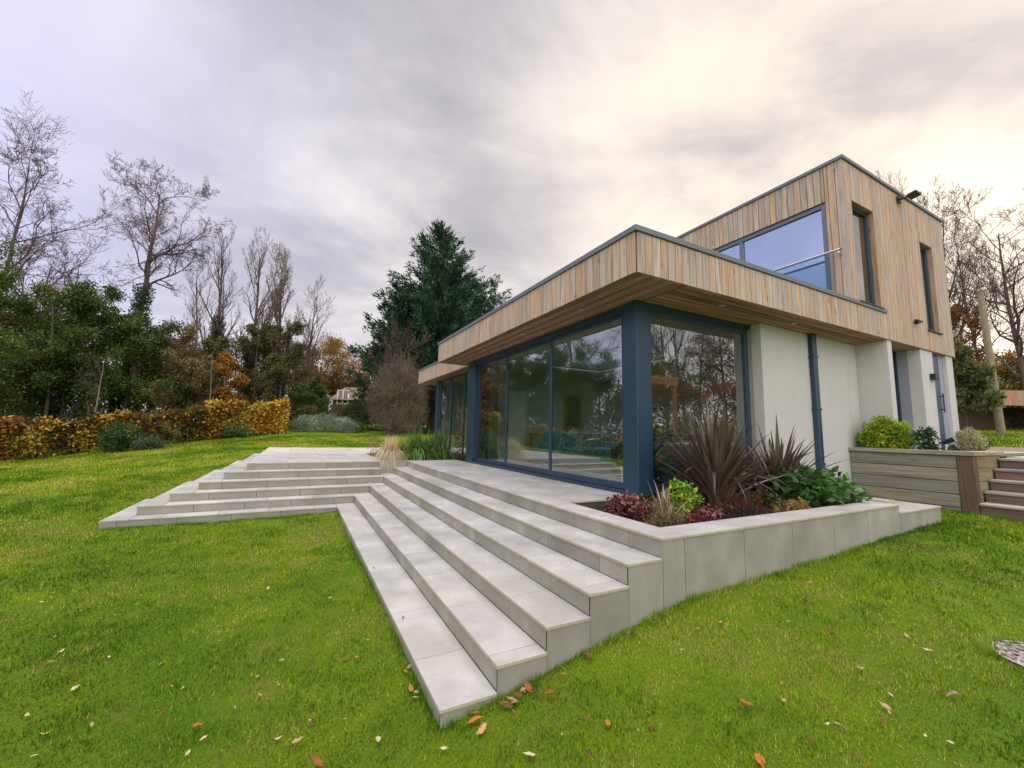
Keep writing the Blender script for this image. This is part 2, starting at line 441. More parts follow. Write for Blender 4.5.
xs = np.unique(np.r_[np.linspace(-400, -34, 10), np.linspace(-34, -8, 30), np.linspace(-8, 8, 110), np.linspace(8, 26, 20), np.linspace(26, 400, 10)])
ys = np.unique(np.r_[np.linspace(-400, -20, 10), np.linspace(-20, -4, 20), np.linspace(-4, 9, 100), np.linspace(9, 46, 60), np.linspace(46, 400, 10)])
lawn = grid('lawn_ground', xs, ys, hl, M_lawn); lawn['kind'] = 'structure'
xs2 = np.r_[7.8, np.linspace(9, 40, 32), 80, 300]; ys2 = np.r_[-300, -60, np.linspace(-30, 1.4, 30), np.linspace(2.4, 50, 30), 300]
ug = grid('upper_lawn_ground', xs2, ys2, hu, M_lawn); ug['kind'] = 'structure'
ug2 = grid('planting_bed_ground', np.linspace(6.55, 7.9, 5), np.linspace(-.06, 1.5, 6), lambda x, y: x*0+.50, M_soil); ug2['kind'] = 'structure'

# ------------------------------------------------------------------ stone steps and terrace
TL = .775


def tone():
    v = rng.normal(1, .06); return (v, v*rng.normal(1, .006), v*rng.normal(.995, .012))


def slabs_y(mb, x0, x1, y0, y1, z0, z1, off):
    ys_ = [y0]+[y for y in np.arange(off-10*TL, y1, TL) if y0+.06 < y < y1-.06]+[y1]
    for a, b in zip(ys_[:-1], ys_[1:]): mb.box(x0, x1, a+.003, b-.003, z0, z1, tone())


def slabs_x(mb, x0, x1, y0, y1, z0, z1, off):
    xs_ = [x0]+[x for x in np.arange(off-12*TL, x1, TL) if x0+.06 < x < x1-.06]+[x1]
    for a, b in zip(xs_[:-1], xs_[1:]): mb.box(a+.003, b-.003, y0, y1, z0, z1, tone())


steps = thing('stone_steps', 'wide L-shaped flight of pale grey stone steps rising from the lawn to the terrace', 'steps', (-1.76, 0, -.85))
TH = .022; OV = .008
offs = [.55, .12, .54, .90, .33, .75]
for k in range(1, 6):
    zk = -RH*(6-k); xk = -D_*(6-k); yk = YL+D_*(k-1); xl = XL+D_*(k-1)
    yend = yk+D_ if k < 4 else 8.36
    # right flight, then left flight, then the side run that dives into the rising lawn
    a = MB(); slabs_y(a, xk-OV, xk+D_-.004, -OV, yend-.002, zk-TH, zk, offs[k-1]); a.build('tread', M_stone, steps, .002)
    xr = xk-.011 if k < 5 else -2*D_-.011
    a = MB(); slabs_x(a, xl+D_, xr, yk-OV, yk+D_-.004, zk-TH, zk, xr-.4*k); a.build('tread', M_stone, steps, .002)
    a = MB(); slabs_y(a, xl-OV, xl+D_-.004, yk-OV, 16.6, zk-TH, zk, yk+.3*k); a.build('tread', M_stone, steps, .002)
for k in range(1, 7):
    zk = -RH*(6-k); xk = -D_*(6-k); yk = YL+D_*(k-1); xl = XL+D_*(k-1)
    lo_ = zk-RH-.30 if k == 1 else zk-RH
    yend = yk if k < 5 else 8.36
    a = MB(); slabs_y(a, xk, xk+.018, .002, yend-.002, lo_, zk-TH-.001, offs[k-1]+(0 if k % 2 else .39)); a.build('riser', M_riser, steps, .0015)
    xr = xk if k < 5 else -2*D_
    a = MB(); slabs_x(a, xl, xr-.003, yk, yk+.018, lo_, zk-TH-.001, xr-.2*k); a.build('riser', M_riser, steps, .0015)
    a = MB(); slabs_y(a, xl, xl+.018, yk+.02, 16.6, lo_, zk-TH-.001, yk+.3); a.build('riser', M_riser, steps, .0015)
for k in range(1, 6):
    zk = -RH*(6-k); xk = -D_*(6-k)
    a = MB().box(xk+.0, xk+D_-.003, -.001, .017, -1.15, zk-TH-.001, tone()); a.build('end_panel', M_riser, steps, .0015)
core = MB()
core.box(-5*D_+.03, 1.3, .03, 8.3, -1.2, -.80, (.25, .25, .25))
for k in range(2, 7):
    xk = -D_*(6-k); zk = -RH*(6-k); core.box(xk+.02, 1.3 if k < 6 else .02, .03, 8.3, zk-.30, zk-.03, (.25, .25, .25)) if k < 6 else None
core.build('core', M_riser, steps)

deck = MB()
dxs = np.arange(0, 1.38, .69)
for j, (x0, x1) in enumerate(((-OV, .28), (.283, 1.055), (1.058, 1.375))):
    y0_ = -OV if j == 0 else 1.635
    slabs_y(deck, x0, x1, y0_ if j else 1.62, 8.355, -TH, 0, [.75, .36, .75][j])
    if j == 0: pass
ter = deck
slx = np.arange(XL+5*D_-OV, -.70, TL)
for i, x0 in enumerate(slx):
    x1 = min(x0+TL-.003, -.705); slabs_y(ter, x0, x1, YL+5*D_-OV, 16.6, -TH, 0, YL+5*D_+.45*(i % 2))
for i, x0 in enumerate(np.arange(-.70, 1.9, TL)):
    slabs_y(ter, x0, min(x0+TL-.003, 1.98), 11.9, 16.6, -TH, 0, 11.3+.45*(i % 2))
o = ter.build('terrace_paving', M_stone, None, .002); o['kind'] = 'structure'
o = MB().box(.03, 1.3, 1.65, 8.3, -1.0, -.024, (.3, .3, .3)).box(XL+5*D_+.03, -.72, YL+5*D_+.03, 16.5, -.6, -.024, (.3, .3, .3)).box(-.7, 1.95, 11.95, 16.5, -.6, -.024, (.3, .3, .3)).build('terrace_base', M_riser); o['kind'] = 'structure'

# ------------------------------------------------------------------ planter by the house corner
pl = thing('stone_planter', 'long low planter box faced in pale stone slabs at the house corner', 'planter', (2, 0, -.45))
a = MB()
for x0, x1 in zip([0, .25, 1.02, 1.78, 2.56, 3.33], [.25, 1.02, 1.78, 2.56, 3.33, 4.13]): a.box(x0+.003, x1-.003, 0, .02, -.95, -TH-.001, tone())
for y0, y1 in ((.02, .78), (.78, 1.45)): a.box(4.11, 4.13, y0, y1-.003, -.6, -TH-.001, tone())
a.box(.26, .28, .26, 1.62, -.3, -TH-.001, (.6, .6, .6)).box(.28, 3.86, .26, .28, -.3, -TH-.001, (.6, .6, .6)).box(3.86, 3.88, .26, 1.42, -.3, -TH-.001, (.6, .6, .6))
a.build('wall', M_riser, pl, .0015)
a = MB(); slabs_y(a, -OV, .28, -OV, 1.617, -TH, 0, .75); slabs_x(a, .283, 4.14, -OV, .28, -TH, 0, 1.02); slabs_y(a, 3.86, 4.14, .283, 1.44, -TH, 0, 1.0)
a.build('coping', M_stone, pl, .002)
X, Y = np.meshgrid(np.linspace(.27, 3.87, 60), np.linspace(.27, 1.75, 26), indexing='ij')
Z = -.075+.035*np.sin(X*2.2)*np.sin(Y*3+1)+.012*rng.normal(size=X.shape)
i, j = np.meshgrid(np.arange(59), np.arange(25), indexing='ij'); q = (i*26+j).ravel()
MB().add(np.stack([X, Y, Z], -1).reshape(-1, 3), np.stack([q, q+26, q+27, q+1], 1)).build('soil', M_soil, pl, smooth=True)
lb = thing('low_stone_block', 'low pale stone slab block stepping down at the right end of the planter', 'stone block', (4.8, .5, -.3))
MB().box(4.135, 4.80, 0, .02, -.6, -.123, tone()).box(4.803, 5.41, 0, .02, -.6, -.123, tone()).box(5.39, 5.41, .02, 1.4, -.6, -.123, tone()).build('wall', M_riser, lb, .0015)
a = MB(); slabs_x(a, 4.145, 5.42, -OV, .75, -.122, -.10, 4.8); slabs_x(a, 4.145, 5.42, .753, 1.42, -.122, -.10, 4.5); a.build('coping', M_stone, lb, .002)
MB().box(4.5, 4.75, .25, 1.40, -.098, -.02, (1, 1, 1)).build('kerb', M_stone, lb, .002)
# bark chips
n = 2600; cx_ = rng.uniform(.3, 3.85, n); cy_ = rng.uniform(.29, 1.6, n)
cz_ = -.07+.035*np.sin(cx_*2.2)*np.sin(cy_*3+1)


def quads(mb, c, d, nrm, ln, wd, col, fold=.0):
    """diamond leaves: centre base c, direction d, normal nrm"""
    c = np.asarray(c, float); n = len(c)
    d = d/(np.linalg.norm(d, axis=1)[:, None]+1e-9); s_ = np.cross(d, nrm); s_ /= np.linalg.norm(s_, axis=1)[:, None]+1e-9
    up_ = np.cross(s_, d)
    ln = np.broadcast_to(ln, n)[:, None]; wd = np.broadcast_to(wd, n)[:, None]
    V = np.stack([c, c+d*ln*.45+s_*wd*.5+up_*fold*wd, c+d*ln, c+d*ln*.45-s_*wd*.5+up_*fold*wd], 1).reshape(-1, 3)
    F = np.arange(4*n).reshape(-1, 4)
    col = np.asarray(col, float)
    if col.ndim == 2: col = np.repeat(col, 4, 0)
    return mb.add(V, F, col)


def rdir(n, flat=1.0):
    v = rng.normal(size=(n, 3)); v[:, 2] *= flat; return v/np.linalg.norm(v, axis=1)[:, None]


def vary(cols, n, var=.2, w=None):
    cols = np.array(cols, float); i = rng.choice(len(cols), n, p=w); return np.clip(cols[i]*rng.normal(1, var, (n, 1))*rng.normal(1, .05, (n, 3)), .001, 1)


ch = MB(); quads(ch, np.stack([cx_, cy_, cz_], 1), rdir(n, .3), rdir(n)+[0, 0, 1.5], rng.uniform(.02, .05, n), rng.uniform(.01, .025, n), vary([(.10, .055, .035), (.05, .03, .02), (.16, .09, .06), (.20, .15, .11)], n, .3))
o = ch.build('bark_mulch', M_leafd); o['kind'] = 'stuff'; o['label'] = 'dark bark chips covering the soil of the planter'; o['category'] = 'mulch'

# ------------------------------------------------------------------ the house
house = thing('house', 'modern flat-roofed house clad in larch boards over white render with big blue-grey framed glazing', 'house', (1.38, 1.63, 0))
WOOD = [(.53, .37, .265), (.50, .375, .285), (.475, .395, .33), (.53, .36, .24), (.52, .415, .325), (.445, .37, .315), (.50, .345, .235)]


def board_face(mb, axis, c, out, u0, u1, z0, z1, wd=.125, holes=(), th=.02, gap=.009, pal=WOOD, var=.06):
    """vertical boards on a wall; axis 'x' = boards spread along x on a wall of constant y"""
    edges = [u0]; u = u0
    while u < u1-.03:
        u += wd; edges.append(min(u, u1))
    for h in holes: edges += [h[0], h[1]]
    edges = sorted(set(round(e, 4) for e in edges))
    for a, b in zip(edges[:-1], edges[1:]):
        if b-a < .02: continue
        cuts = [(z0, z1)]
        for h in holes:
            if a >= h[0]-.001 and b <= h[1]+.001: cuts = [(z0, h[2]), (h[3], z1)]
        col = np.array(pal[rng.integers(len(pal))])*rng.normal(1, var); d = rng.uniform(0, .003)
        for q0, q1 in cuts:
            if q1-q0 < .02: continue
            if axis == 'x': mb.box(a+gap/2, b-gap/2, c, c+out*(th+d), q0, q1, col)
            else: mb.box(c, c+out*(th+d), a+gap/2, b-gap/2, q0, q1, col)


FZ0, FZ1 = 2.645, 3.13; FX, FY = .70, .93; RX = 6.97; LY = 8.35
ZU1 = 5.80; UX0, UX1 = 5.73, 10.2
# lower fascia
a = MB()
board_face(a, 'y', FX+.02, -1, FY+.02, LY, FZ0, FZ1); board_face(a, 'x', FY+.02, -1, FX+.02, RX, FZ0, FZ1)
board_face(a, 'x', LY-.02, 1, FX+.02, 2.1, FZ0, FZ1)
a.build('fascia', M_board, house, .0015)
a = MB().box(FX+.022, FX+.1, FY+.022, LY-.022, FZ0+.01, FZ1, (.1, .08, .06)).box(FX+.022, RX, FY+.022, FY+.1, FZ0+.01, FZ1, (.1, .08, .06)); a.build('fascia_backing', M_dark, house)
# trim capping on the roof edge
a = MB(); cz0, cz1 = FZ1+.004, FZ1+.072
a.box(FX-.025, FX+.13, FY-.025, LY+.025, cz0, cz1).box(FX+.131, RX-.01, FY-.025, FY+.13, cz0, cz1).box(FX+.131, 5.7, LY-.13, LY+.025, cz0, cz1)
a.build('roof_capping', M_cap, house, .004)
MB().box(FX+.1, 3.4, FY+.1, LY-.02, FZ0+.025, FZ1+.02).box(5.2, 7.2, FY+.1, LY-.02, FZ0+.025, FZ1+.02).box(3.402, 5.198, FY+.1, 4.0, FZ0+.025, FZ1+.02).box(3.402, 5.198, 7.0, LY-.02, FZ0+.025, FZ1+.02).build('roof', M_roof, house)
rl = bpy.data.objects.new('added_rooflight', None); COL.objects.link(rl); rl.parent = house; rl['_base'] = list(house['_base'])  # roof opening and glazed frame added to let daylight into the rooms
MB().box(3.34, 3.40, 3.94, 7.06, FZ1+.022, FZ1+.10).box(5.20, 5.26, 3.94, 7.06, FZ1+.022, FZ1+.10).box(3.401, 5.199, 3.94, 4.0, FZ1+.022, FZ1+.10).box(3.401, 5.199, 7.0, 7.06, FZ1+.022, FZ1+.10).build('frame', M_cap, rl)
MB().box(3.402, 5.198, 4.002, 6.998, FZ1+.06, FZ1+.07).build('pane', M_glassb, rl)
# soffits: boards along the eaves
a = MB(); u = FX+.024
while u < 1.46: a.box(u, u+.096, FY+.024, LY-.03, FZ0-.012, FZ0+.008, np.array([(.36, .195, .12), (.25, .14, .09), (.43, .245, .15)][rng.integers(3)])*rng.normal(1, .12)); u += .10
a.build('soffit', M_sofy, house, .001)
a = MB(); u = FY+.024
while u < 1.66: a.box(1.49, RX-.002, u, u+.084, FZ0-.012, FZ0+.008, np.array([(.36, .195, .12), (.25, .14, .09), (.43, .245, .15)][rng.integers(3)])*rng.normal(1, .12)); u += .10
a.build('soffit', M_sofx, house, .001)
a = MB(); u = FY+.024
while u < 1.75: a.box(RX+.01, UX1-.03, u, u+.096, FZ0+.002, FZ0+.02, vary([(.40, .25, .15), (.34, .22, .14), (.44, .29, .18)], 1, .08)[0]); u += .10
a.build('soffit', M_sofx, house, .001)
for y in (2.4, 4.2, 6.0, 7.6):
    MB().lathe((1.05, y, FZ0-.018), [(.0, 0), (.035, 0), (.045, .003), (.045, .01)], 16).build('downlight', M_steel, house)
for x in (2.6, 4.4): MB().lathe((x, 1.2, FZ0-.018), [(.0, 0), (.035, 0), (.045, .003), (.045, .01)], 16).build('downlight', M_steel, house)

# rear, set-back part of the roof
a = MB(); board_face(a, 'y', 1.62, -1, LY+.03, 13.8, FZ0, FZ1); board_face(a, 'x', 13.8, 1, 1.62, 6.5, FZ0, FZ1); a.build('fascia', M_board, house, .0015)
MB().box(1.575, 1.72, LY+.026, 13.85, cz0, cz1).build('roof_capping', M_cap, house, .004)
MB().box(1.64, 7.0, LY+.02, 13.78, FZ0+.025, FZ1+.01).build('roof', M_roof, house)
a = MB(); u = 1.62
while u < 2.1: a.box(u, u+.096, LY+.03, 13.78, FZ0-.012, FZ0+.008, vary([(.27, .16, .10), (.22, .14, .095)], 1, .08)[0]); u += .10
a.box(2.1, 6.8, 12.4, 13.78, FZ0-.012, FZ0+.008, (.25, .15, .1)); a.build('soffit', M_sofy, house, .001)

# corner post and end post
MB().box(1.38, 1.60, 1.63, 1.89, 0.002, FZ0-.014).build('corner_post', M_navy, house, .006)
MB().box(1.38, 1.52, 7.36, 7.77, .002, FZ0-.014).build('end_post', M_navy, house, .005)
MB().box(1.95, 2.03, 7.775, 8.42, .002, FZ0-.014).build('side_panel', M_navy, house)
MB().box(1.525, 1.948, 7.70, 7.76, .002, FZ0-.014).build('end_panel', M_navy, house)
MB().box(1.95, 2.10, 12.2, 12.5, .0, FZ0-.014).build('end_post', M_navy, house, .005)


def glazed(name, parent, axis, c, u0, u1, z0, z1, fw_=.05, dp=.07, mulls=(), fm=None, gm=None, out=-1, pane='pane', bottom=None):
    """a frame with panes: axis 'y' = runs along y at x=c, outer face c"""
    fm = fm or M_navy; gm = gm or M_glass
    f = MB(); e = .0015

    def bx(a0, a1, q0, q1, d0, d1):
        if axis == 'y': f.box(c-out*d0, c-out*d1, a0, a1, q0, q1)
        else: f.box(a0, a1, c-out*d0, c-out*d1, q0, q1)
    bb = bottom or fw_
    bx(u0, u0+fw_, z0, z1, 0, dp); bx(u1-fw_, u1, z0, z1, 0, dp); bx(u0+fw_+e, u1-fw_-e, z0, z0+bb, .002, dp); bx(u0+fw_+e, u1-fw_-e, z1-fw_, z1, .002, dp)
    for m in mulls: bx(m-fw_*.5, m+fw_*.5, z0+bb+e, z1-fw_-e, .004, dp)
    o = f.build('frame', fm, parent, .003)
    st = [u0+fw_]+[q for m in mulls for q in (m-fw_*.5, m+fw_*.5)]+[u1-fw_]
    for a0, a1 in zip(st[0::2], st[1::2]):
        g = MB()
        d0, d1 = dp*.45, dp*.45+.008
        if axis == 'y': g.box(c-out*d0, c-out*d1, a0+e, a1-e, z0+bb+e, z1-fw_-e)
        else: g.box(a0+e, a1-e, c-out*d0, c-out*d1, z0+bb+e, z1-fw_-e)
        p = g.build(pane, gm, parent)
    return o


def sub(parent, name):
    o = bpy.data.objects.new(name, None); COL.objects.link(o); o.parent = parent; o['_base'] = list(parent['_base']); return o


# header beam over the glazing and the sliding doors
MB().box(1.395, 1.56, 1.893, 7.357, 2.53, FZ0-.014).build('header_beam', M_navy, house, .003)
MB().box(1.603, 3.90, 1.645, 1.80, 2.55, FZ0-.014).build('header_beam', M_navy, house, .003)
for (a0, a1, c) in ((1.90, 3.84, 1.425), (3.80, 5.66, 1.455), (5.62, 7.355, 1.485)):
    d = sub(house, 'sliding_door'); glazed('', d, 'y', c, a0, a1, .05, 2.527, .065, .03, bottom=.09)
MB().box(1.375, 1.56, 1.895, 7.355, .004, .045).build('door_track', M_navy, house, .003)
MB().box(1.47, 1.51, 3.86, 3.885, .95, 1.15).build('door_handle', M_dark, house, .004)
d = sub(house, 'corner_window'); glazed('', d, 'x', 1.65, 1.602, 3.86, .03, 2.547, .07, .07, bottom=.10)
MB().box(1.60, 3.9, 1.66, 1.75, -.4, .028).build('plinth', M_dark, house)
d = sub(house, 'rear_glazing'); glazed('', d, 'y', 2.0, 8.5, 12.19, .01, 2.63, .06, .07, mulls=(9.7, 10.95))

# rendered walls
a = MB(); a.box(3.90, 6.978, 1.45, 1.62, -.5, FZ0-.013); a.build('wall', M_render, house, .006)
a = MB(); a.box(6.98, 7.15, .955, 1.62, -.3, FZ0+.001); a.build('wall', M_render, house, .006)
MB().box(8.46, 9.05, .965, 1.6, .3, FZ0+.001).build('wall', M_render, house, .006)
MB().box(9.80, 10.14, .965, 2.4, .3, FZ0+.001).build('wall', M_render, house, .006)
d = sub(house, 'window'); glazed('', d, 'x', 1.50, 7.155, 8.455, .62, FZ0-.002, .055, .07)
MB().box(8.432, 8.458, 1.34, 1.45, .5, FZ0-.002).build('side_light_frame', M_navy, house, .003)
MB().box(8.440, 8.458, 1.16, 1.336, .5, FZ0-.002).build('side_light', M_lilac, house, .003)
d = sub(house, 'front_door')
MB().box(9.055, 9.56, 1.04, 1.10, .55, FZ0-.002).build('door_leaf', M_navy, d, .004)
MB().box(9.565, 9.795, 1.03, 1.10, .55, FZ0-.002).build('side_panel', M_lilac, d, .004)
MB().segs([(9.50, .99, 1.4)], [(9.50, .99, 1.8)], .012, .012, 8).box(9.49, 9.51, .99, 1.039, 1.45, 1.47).box(9.49, 9.51, .99, 1.039, 1.73, 1.75).build('handle', M_dark, d)
a = MB().box(10.0, 10.14, 2.402, 9, .3, FZ0); a.box(6.98, 7.12, 1.64, 13.5, -.2, FZ0-.014).build('wall', M_render, house)
MB().box(2.1, 7.0, 12.42, 12.55, -.2, FZ0-.014).build('wall', M_render, house)

# upper storey
VY1 = 7.0
hl_ = [(1.22, 4.9, 3.16, 5.13)]
a = MB()
board_face(a, 'y', UX0, -1, FY+.002, VY1, FZ1+.075, ZU1, .115, hl_)
holes = [(5.97, 6.80, 3.215, 5.09), (8.85, 9.50, 3.09, 5.02)]
board_face(a, 'x', FY+.02, -1, UX0-.02, RX, FZ1+.075, ZU1, .09, holes[:1])
board_face(a, 'x', FY+.02, -1, RX+.004, UX1, FZ0, ZU1, .09, holes[1:])
board_face(a, 'y', UX1-.02, 1, FY, VY1, FZ0, ZU1, .125)
a.build('timber_cladding', M_board, house, .0015)
# reveals in warmer, less weathered boards
RV = [(.48, .31, .18), (.44, .29, .18)]
a = MB()
for (x0, x1, z0, z1) in holes:
    for s, x in ((1, x1), (-1, x0)):
        a.box(x, x+s*.02, FY+.022, FY+.20, z0, z1, vary(RV, 1, .05)[0])
    a.box(x0, x1, FY+.022, FY+.20, z1+.001, z1+.02, (.3, .2, .13))
    a.build('window_reveal', M_board, house); a = MB()
# wall behind the boards, with the openings left out
a = MB(); K = (.05, .04, .03)
for lo_y, hi_y, z0, z1 in ((FY+.03, 1.20, FZ1, ZU1), (4.92, VY1, FZ1, ZU1), (1.20, 4.92, 5.15, ZU1), (1.20, 4.92, FZ1-.02, 3.14)): a.box(UX0+.001, UX0+.10, lo_y, hi_y, z0, z1, K)
xs_ = [UX0+.101, 5.945, 6.825, 8.825, 9.525, UX1-.03]
for i, (x0, x1) in enumerate(zip(xs_[:-1], xs_[1:])):
    if i in (1, 3):
        h_ = holes[i//2]; a.box(x0, x1, FY+.022, FY+.12, FZ0+.03, h_[2]-.025, K).box(x0, x1, FY+.022, FY+.12, h_[3]+.025, ZU1, K)
    else: a.box(x0, x1, FY+.022, FY+.12, FZ0+.03, ZU1, K)
a.box(UX1-.1, UX1-.025, FY+.13, VY1, FZ0+.03, ZU1, K).box(UX0+.02, UX1-.02, VY1, VY1+.1, FZ0, ZU1, K)
a.box(UX0+.11, UX1-.11, FY+.13, VY1, FZ0+.03, FZ0+.10, K)
a.build('wall', M_dark, house)
a = MB(); q0, q1 = ZU1+.003, ZU1+.065
a.box(UX0-.05, UX0+.09, FY-.035, VY1+.03, q0, q1).box(UX0+.091, UX1+.03, FY-.035, FY+.11, q0, q1).box(UX1-.1, UX1+.03, FY+.111, VY1+.03, q0, q1)
a.build('roof_capping', M_cap, house, .004)
MB().box(UX0+.05, UX1-.05, FY+.05, VY1, ZU1-.08, ZU1+.03).build('roof', M_roof, house)
d = sub(house, 'balcony_window'); glazed('', d, 'y', UX0+.01, 1.224, 4.896, 3.165, 5.126, .085, .09, mulls=(2.86,), fm=M_cap, gm=M_glassu)
for (x0, x1, z0, z1) in holes:
    d = sub(house, 'window'); glazed('', d, 'x', FY+.085, x0+.002, x1-.002, z0, z1, .06, .07, gm=M_glassw)
    MB().box(x0-.03, x1+.03, FY-.035, FY+.13, z0-.032, z0-.004).build('sill', M_dark, d, .003)
# juliet balcony
d = sub(house, 'juliet_balcony')
MB().segs([(5.60, .985, 4.10)], [(5.60, 5.0, 4.10)], .024, .024, 12).build('handrail', M_steel, d, smooth=True)
MB().segs([(5.60, 1.03, 4.08), (5.60, 1.03, 4.04)], [(5.60, 1.03, 4.04), (5.712, 1.03, 4.04)], .013, .013, 8).build('bracket', M_steel, d)
for y0, y1 in ((1.12, 2.05), (2.07, 3.4), (3.42, 4.9)): MB().box(5.595, 5.607, y0, y1, 3.22, 4.07).build('glass_panel', M_glassb, d)

# small fittings
dp_ = thing('x', 'x', 'x'); bpy.data.objects.remove(dp_)
a = MB().box(5.27, 5.39, 1.36, 1.448, .02, 2.625); a.build('downpipe', M_navy, house, .012)
a = MB()
for z in (.35, 1.28, 2.2): MB().box(5.255, 5.405, 1.352, 1.449, z, z+.035).build('pipe_bracket', M_navy, house, .003)
MB().box(8.80, 9.0, .875, .963, 2.04, 2.16).build('wall_light', M_dark, house, .005)
MB().box(8.10, 8.30, .83, .905, 3.13, 3.17).box(8.17, 8.23, .88, .909, 3.10, 3.20).build('wall_light', M_dark, house, .004)
fl = sub(house, 'floodlight')
MB().segs([(7.95, .905, 5.68)], [(7.95, .78, 5.66)], .025, .02, 8).box(7.88, 8.02, .885, .909, 5.60, 5.74).build('arm', M_dark, fl)
c_ = np.array([7.95, .68, 5.66]); u_ = np.array([1., 0, 0]); v_ = np.array([0, -.98, .2]); w_ = np.cross(u_, v_)
V = [c_+u_*sx*.12+v_*sy*.08+w_*sz*.025 for sz in (-1, 1) for sx, sy in ((-1, -1), (1, -1), (1, 1), (-1, 1))]
MB().add(V, [(0, 3, 2, 1), (4, 5, 6, 7), (0, 1, 5, 4), (1, 2, 6, 5), (2, 3, 7, 6), (3, 0, 4, 7)]).build('lamp_head', M_dark, fl, .006)

# rooms behind the glass
MB().box(1.58, 6.96, 1.76, 7.69, -.3, .01).box(2.08, 6.96, 7.691, 12.4, -.3, .01).build('interior_floor', M_ifloor, house)
MB().box(1.56, 3.4, 1.81, 7.69, 2.60, 2.64).box(2.08, 3.4, 7.691, 12.4, 2.60, 2.64).box(5.2, 6.96, 1.81, 12.4, 2.60, 2.64).box(3.401, 5.199, 1.81, 4.0, 2.60, 2.64).box(3.401, 5.199, 7.0, 12.4, 2.60, 2.64).build('ceiling', M_plaster, house)  # opening left under the added roof glazing
a = MB().box(3.92, 6.96, 1.63, 1.75, .01, 2.6).box(2.6, 6.96, 8.3, 8.4, .01, 2.6).box(6.86, 6.96, 1.76, 8.29, .01, 2.6).box(6.86, 6.97, 8.41, 12.4, .01, 2.6)
a.build('interior_wall', M_plaster, house)
pf = thing('picture', 'gilt-framed picture hanging on the far wall inside the glazed room', 'picture', (5.2, 8.29, 1.45))
MB().box(4.86, 4.95, 8.25, 8.298, .9, 2.05).box(5.45, 5.54, 8.25, 8.298, .9, 2.05).box(4.951, 5.449, 8.25, 8.298, .9, .99).box(4.951, 5.449, 8.25, 8.298, 1.96, 2.05).build('frame', M_gold, pf, .006)
MB().box(4.952, 5.448, 8.28, 8.296, .991, 1.959).build('print', M_pict, pf)


def sofa(label, x0, x1, y0, y1, mat, back):
    t = thing('sofa', label, 'sofa', ((x0+x1)/2, (y0+y1)/2, .01))
    MB().box(x0+.02, x1-.02, y0+.02, y1-.02, .08, .30).build('base', mat, t, .02)
    n = 2; 
    for i in range(n):
        a = x0+.16+(x1-x0-.32)*i/n; b = x0+.16+(x1-x0-.32)*(i+1)/n
        MB().box(a+.005, b-.005, y0+.2 if back < 0 else y0+.02, y1-.02 if back < 0 else y1-.2, .305, .45).build('seat_cushion', mat, t, .03)
    yb = (y0, y0+.19) if back < 0 else (y1-.19, y1)
    MB().box(x0+.15, x1-.15, yb[0], yb[1], .305, .82).build('backrest', mat, t, .03)
    MB().box(x0, x0+.145, y0, y1, .1, .60).build('armrest', mat, t, .03); MB().box(x1-.145, x1, y0, y1, .1, .60).build('armrest', mat, t, .03)
    for sx in (x0+.08, x1-.08):
        for sy in (y0+.08, y1-.08): MB().segs([(sx, sy, .01)], [(sx, sy, .08)], .015, .02, 8).build('leg', M_oak, t)


sofa('teal velvet sofa inside the room behind the sliding doors', 2.7, 4.7, 5.4, 6.3, M_teal, 1)
sofa('navy fabric sofa behind the corner window of the room', 2.1, 3.7, 2.2, 3.0, M_navyf, -1)
t = thing('dining_table', 'oak dining table standing at the back of the glazed room', 'table', (4.2, 7.3, .01))
MB().box(3.2, 5.3, 6.9, 7.75, .72, .76).build('tabletop', M_oak, t, .006)
for sx in (3.3, 5.2):
    for sy in (7.0, 7.65): MB().box(sx-.03, sx+.03, sy-.03, sy+.03, .01, .718).build('leg', M_oak, t)
t = thing('side_door_panel', 'white painted door panel in the far corner of the glazed room', 'door', (3.1, 8.29, .01))
MB().box(2.85, 3.45, 8.262, 8.297, .01, 2.02).build('leaf', M_white, t, .004)
MB().segs([(3.4, 8.255, 1.0)], [(3.3, 8.255, 1.0)], .01, .01, 8).build('handle', M_steel, t)


# ------------------------------------------------------------------ timber wall, steps and paving on the right
tw = thing('timber_retaining_wall', 'weathered grey sleeper retaining wall with a chunky top rail beside the wooden steps', 'retaining wall', (6.50, .7, -.3))
SL = [(.31, .28, .22), (.25, .24, .20), (.34, .295, .22), (.26, .25, .22)]
zz_ = -.6
for i in range(6):
    a = MB().box(6.45, 6.55, .075, 1.445, zz_, zz_+.188, np.array(SL[i % 4])); zz_ += .197
    a.build('sleeper', M_sleeper, tw, .006)
zz_ = -.6
for i in range(6):
    MB().box(6.635, 7.75, -.095, -.01, zz_, zz_+.193, vary([(.30, .25, .13), (.27, .22, .13)], 1, .08)[0]).build('sleeper', M_sleeperx, tw, .006); zz_ += .197
MB().box(6.435, 6.60, -.11, .07, -.7, .575, (.13, .085, .06)).build('post', M_postw, tw, .006)
MB().box(6.415, 6.64, -.13, 1.445, .582, .65, (.32, .30, .23)).build('top_rail', M_sleeper, tw, .007)
MB().box(6.643, 7.80, -.13, .03, .582, .648, (.38, .33, .19)).build('top_rail', M_sleeperx, tw, .007)
ws = thing('wooden_steps', 'flight of dark weathered sleeper steps with pale nosings at the right edge', 'steps', (6.95, -1, -.3))
for i in range(5):
    x = 6.45+.27*i; z = -.27+.162*(i+1)
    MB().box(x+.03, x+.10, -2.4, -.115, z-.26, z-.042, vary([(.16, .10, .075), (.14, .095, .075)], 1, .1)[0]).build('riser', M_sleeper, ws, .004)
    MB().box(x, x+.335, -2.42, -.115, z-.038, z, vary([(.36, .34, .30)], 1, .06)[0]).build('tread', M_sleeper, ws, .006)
tw2 = thing('timber_side_wall', 'low sleeper wall closing the far side of the wooden steps', 'retaining wall', (8.1, -5, -.3))
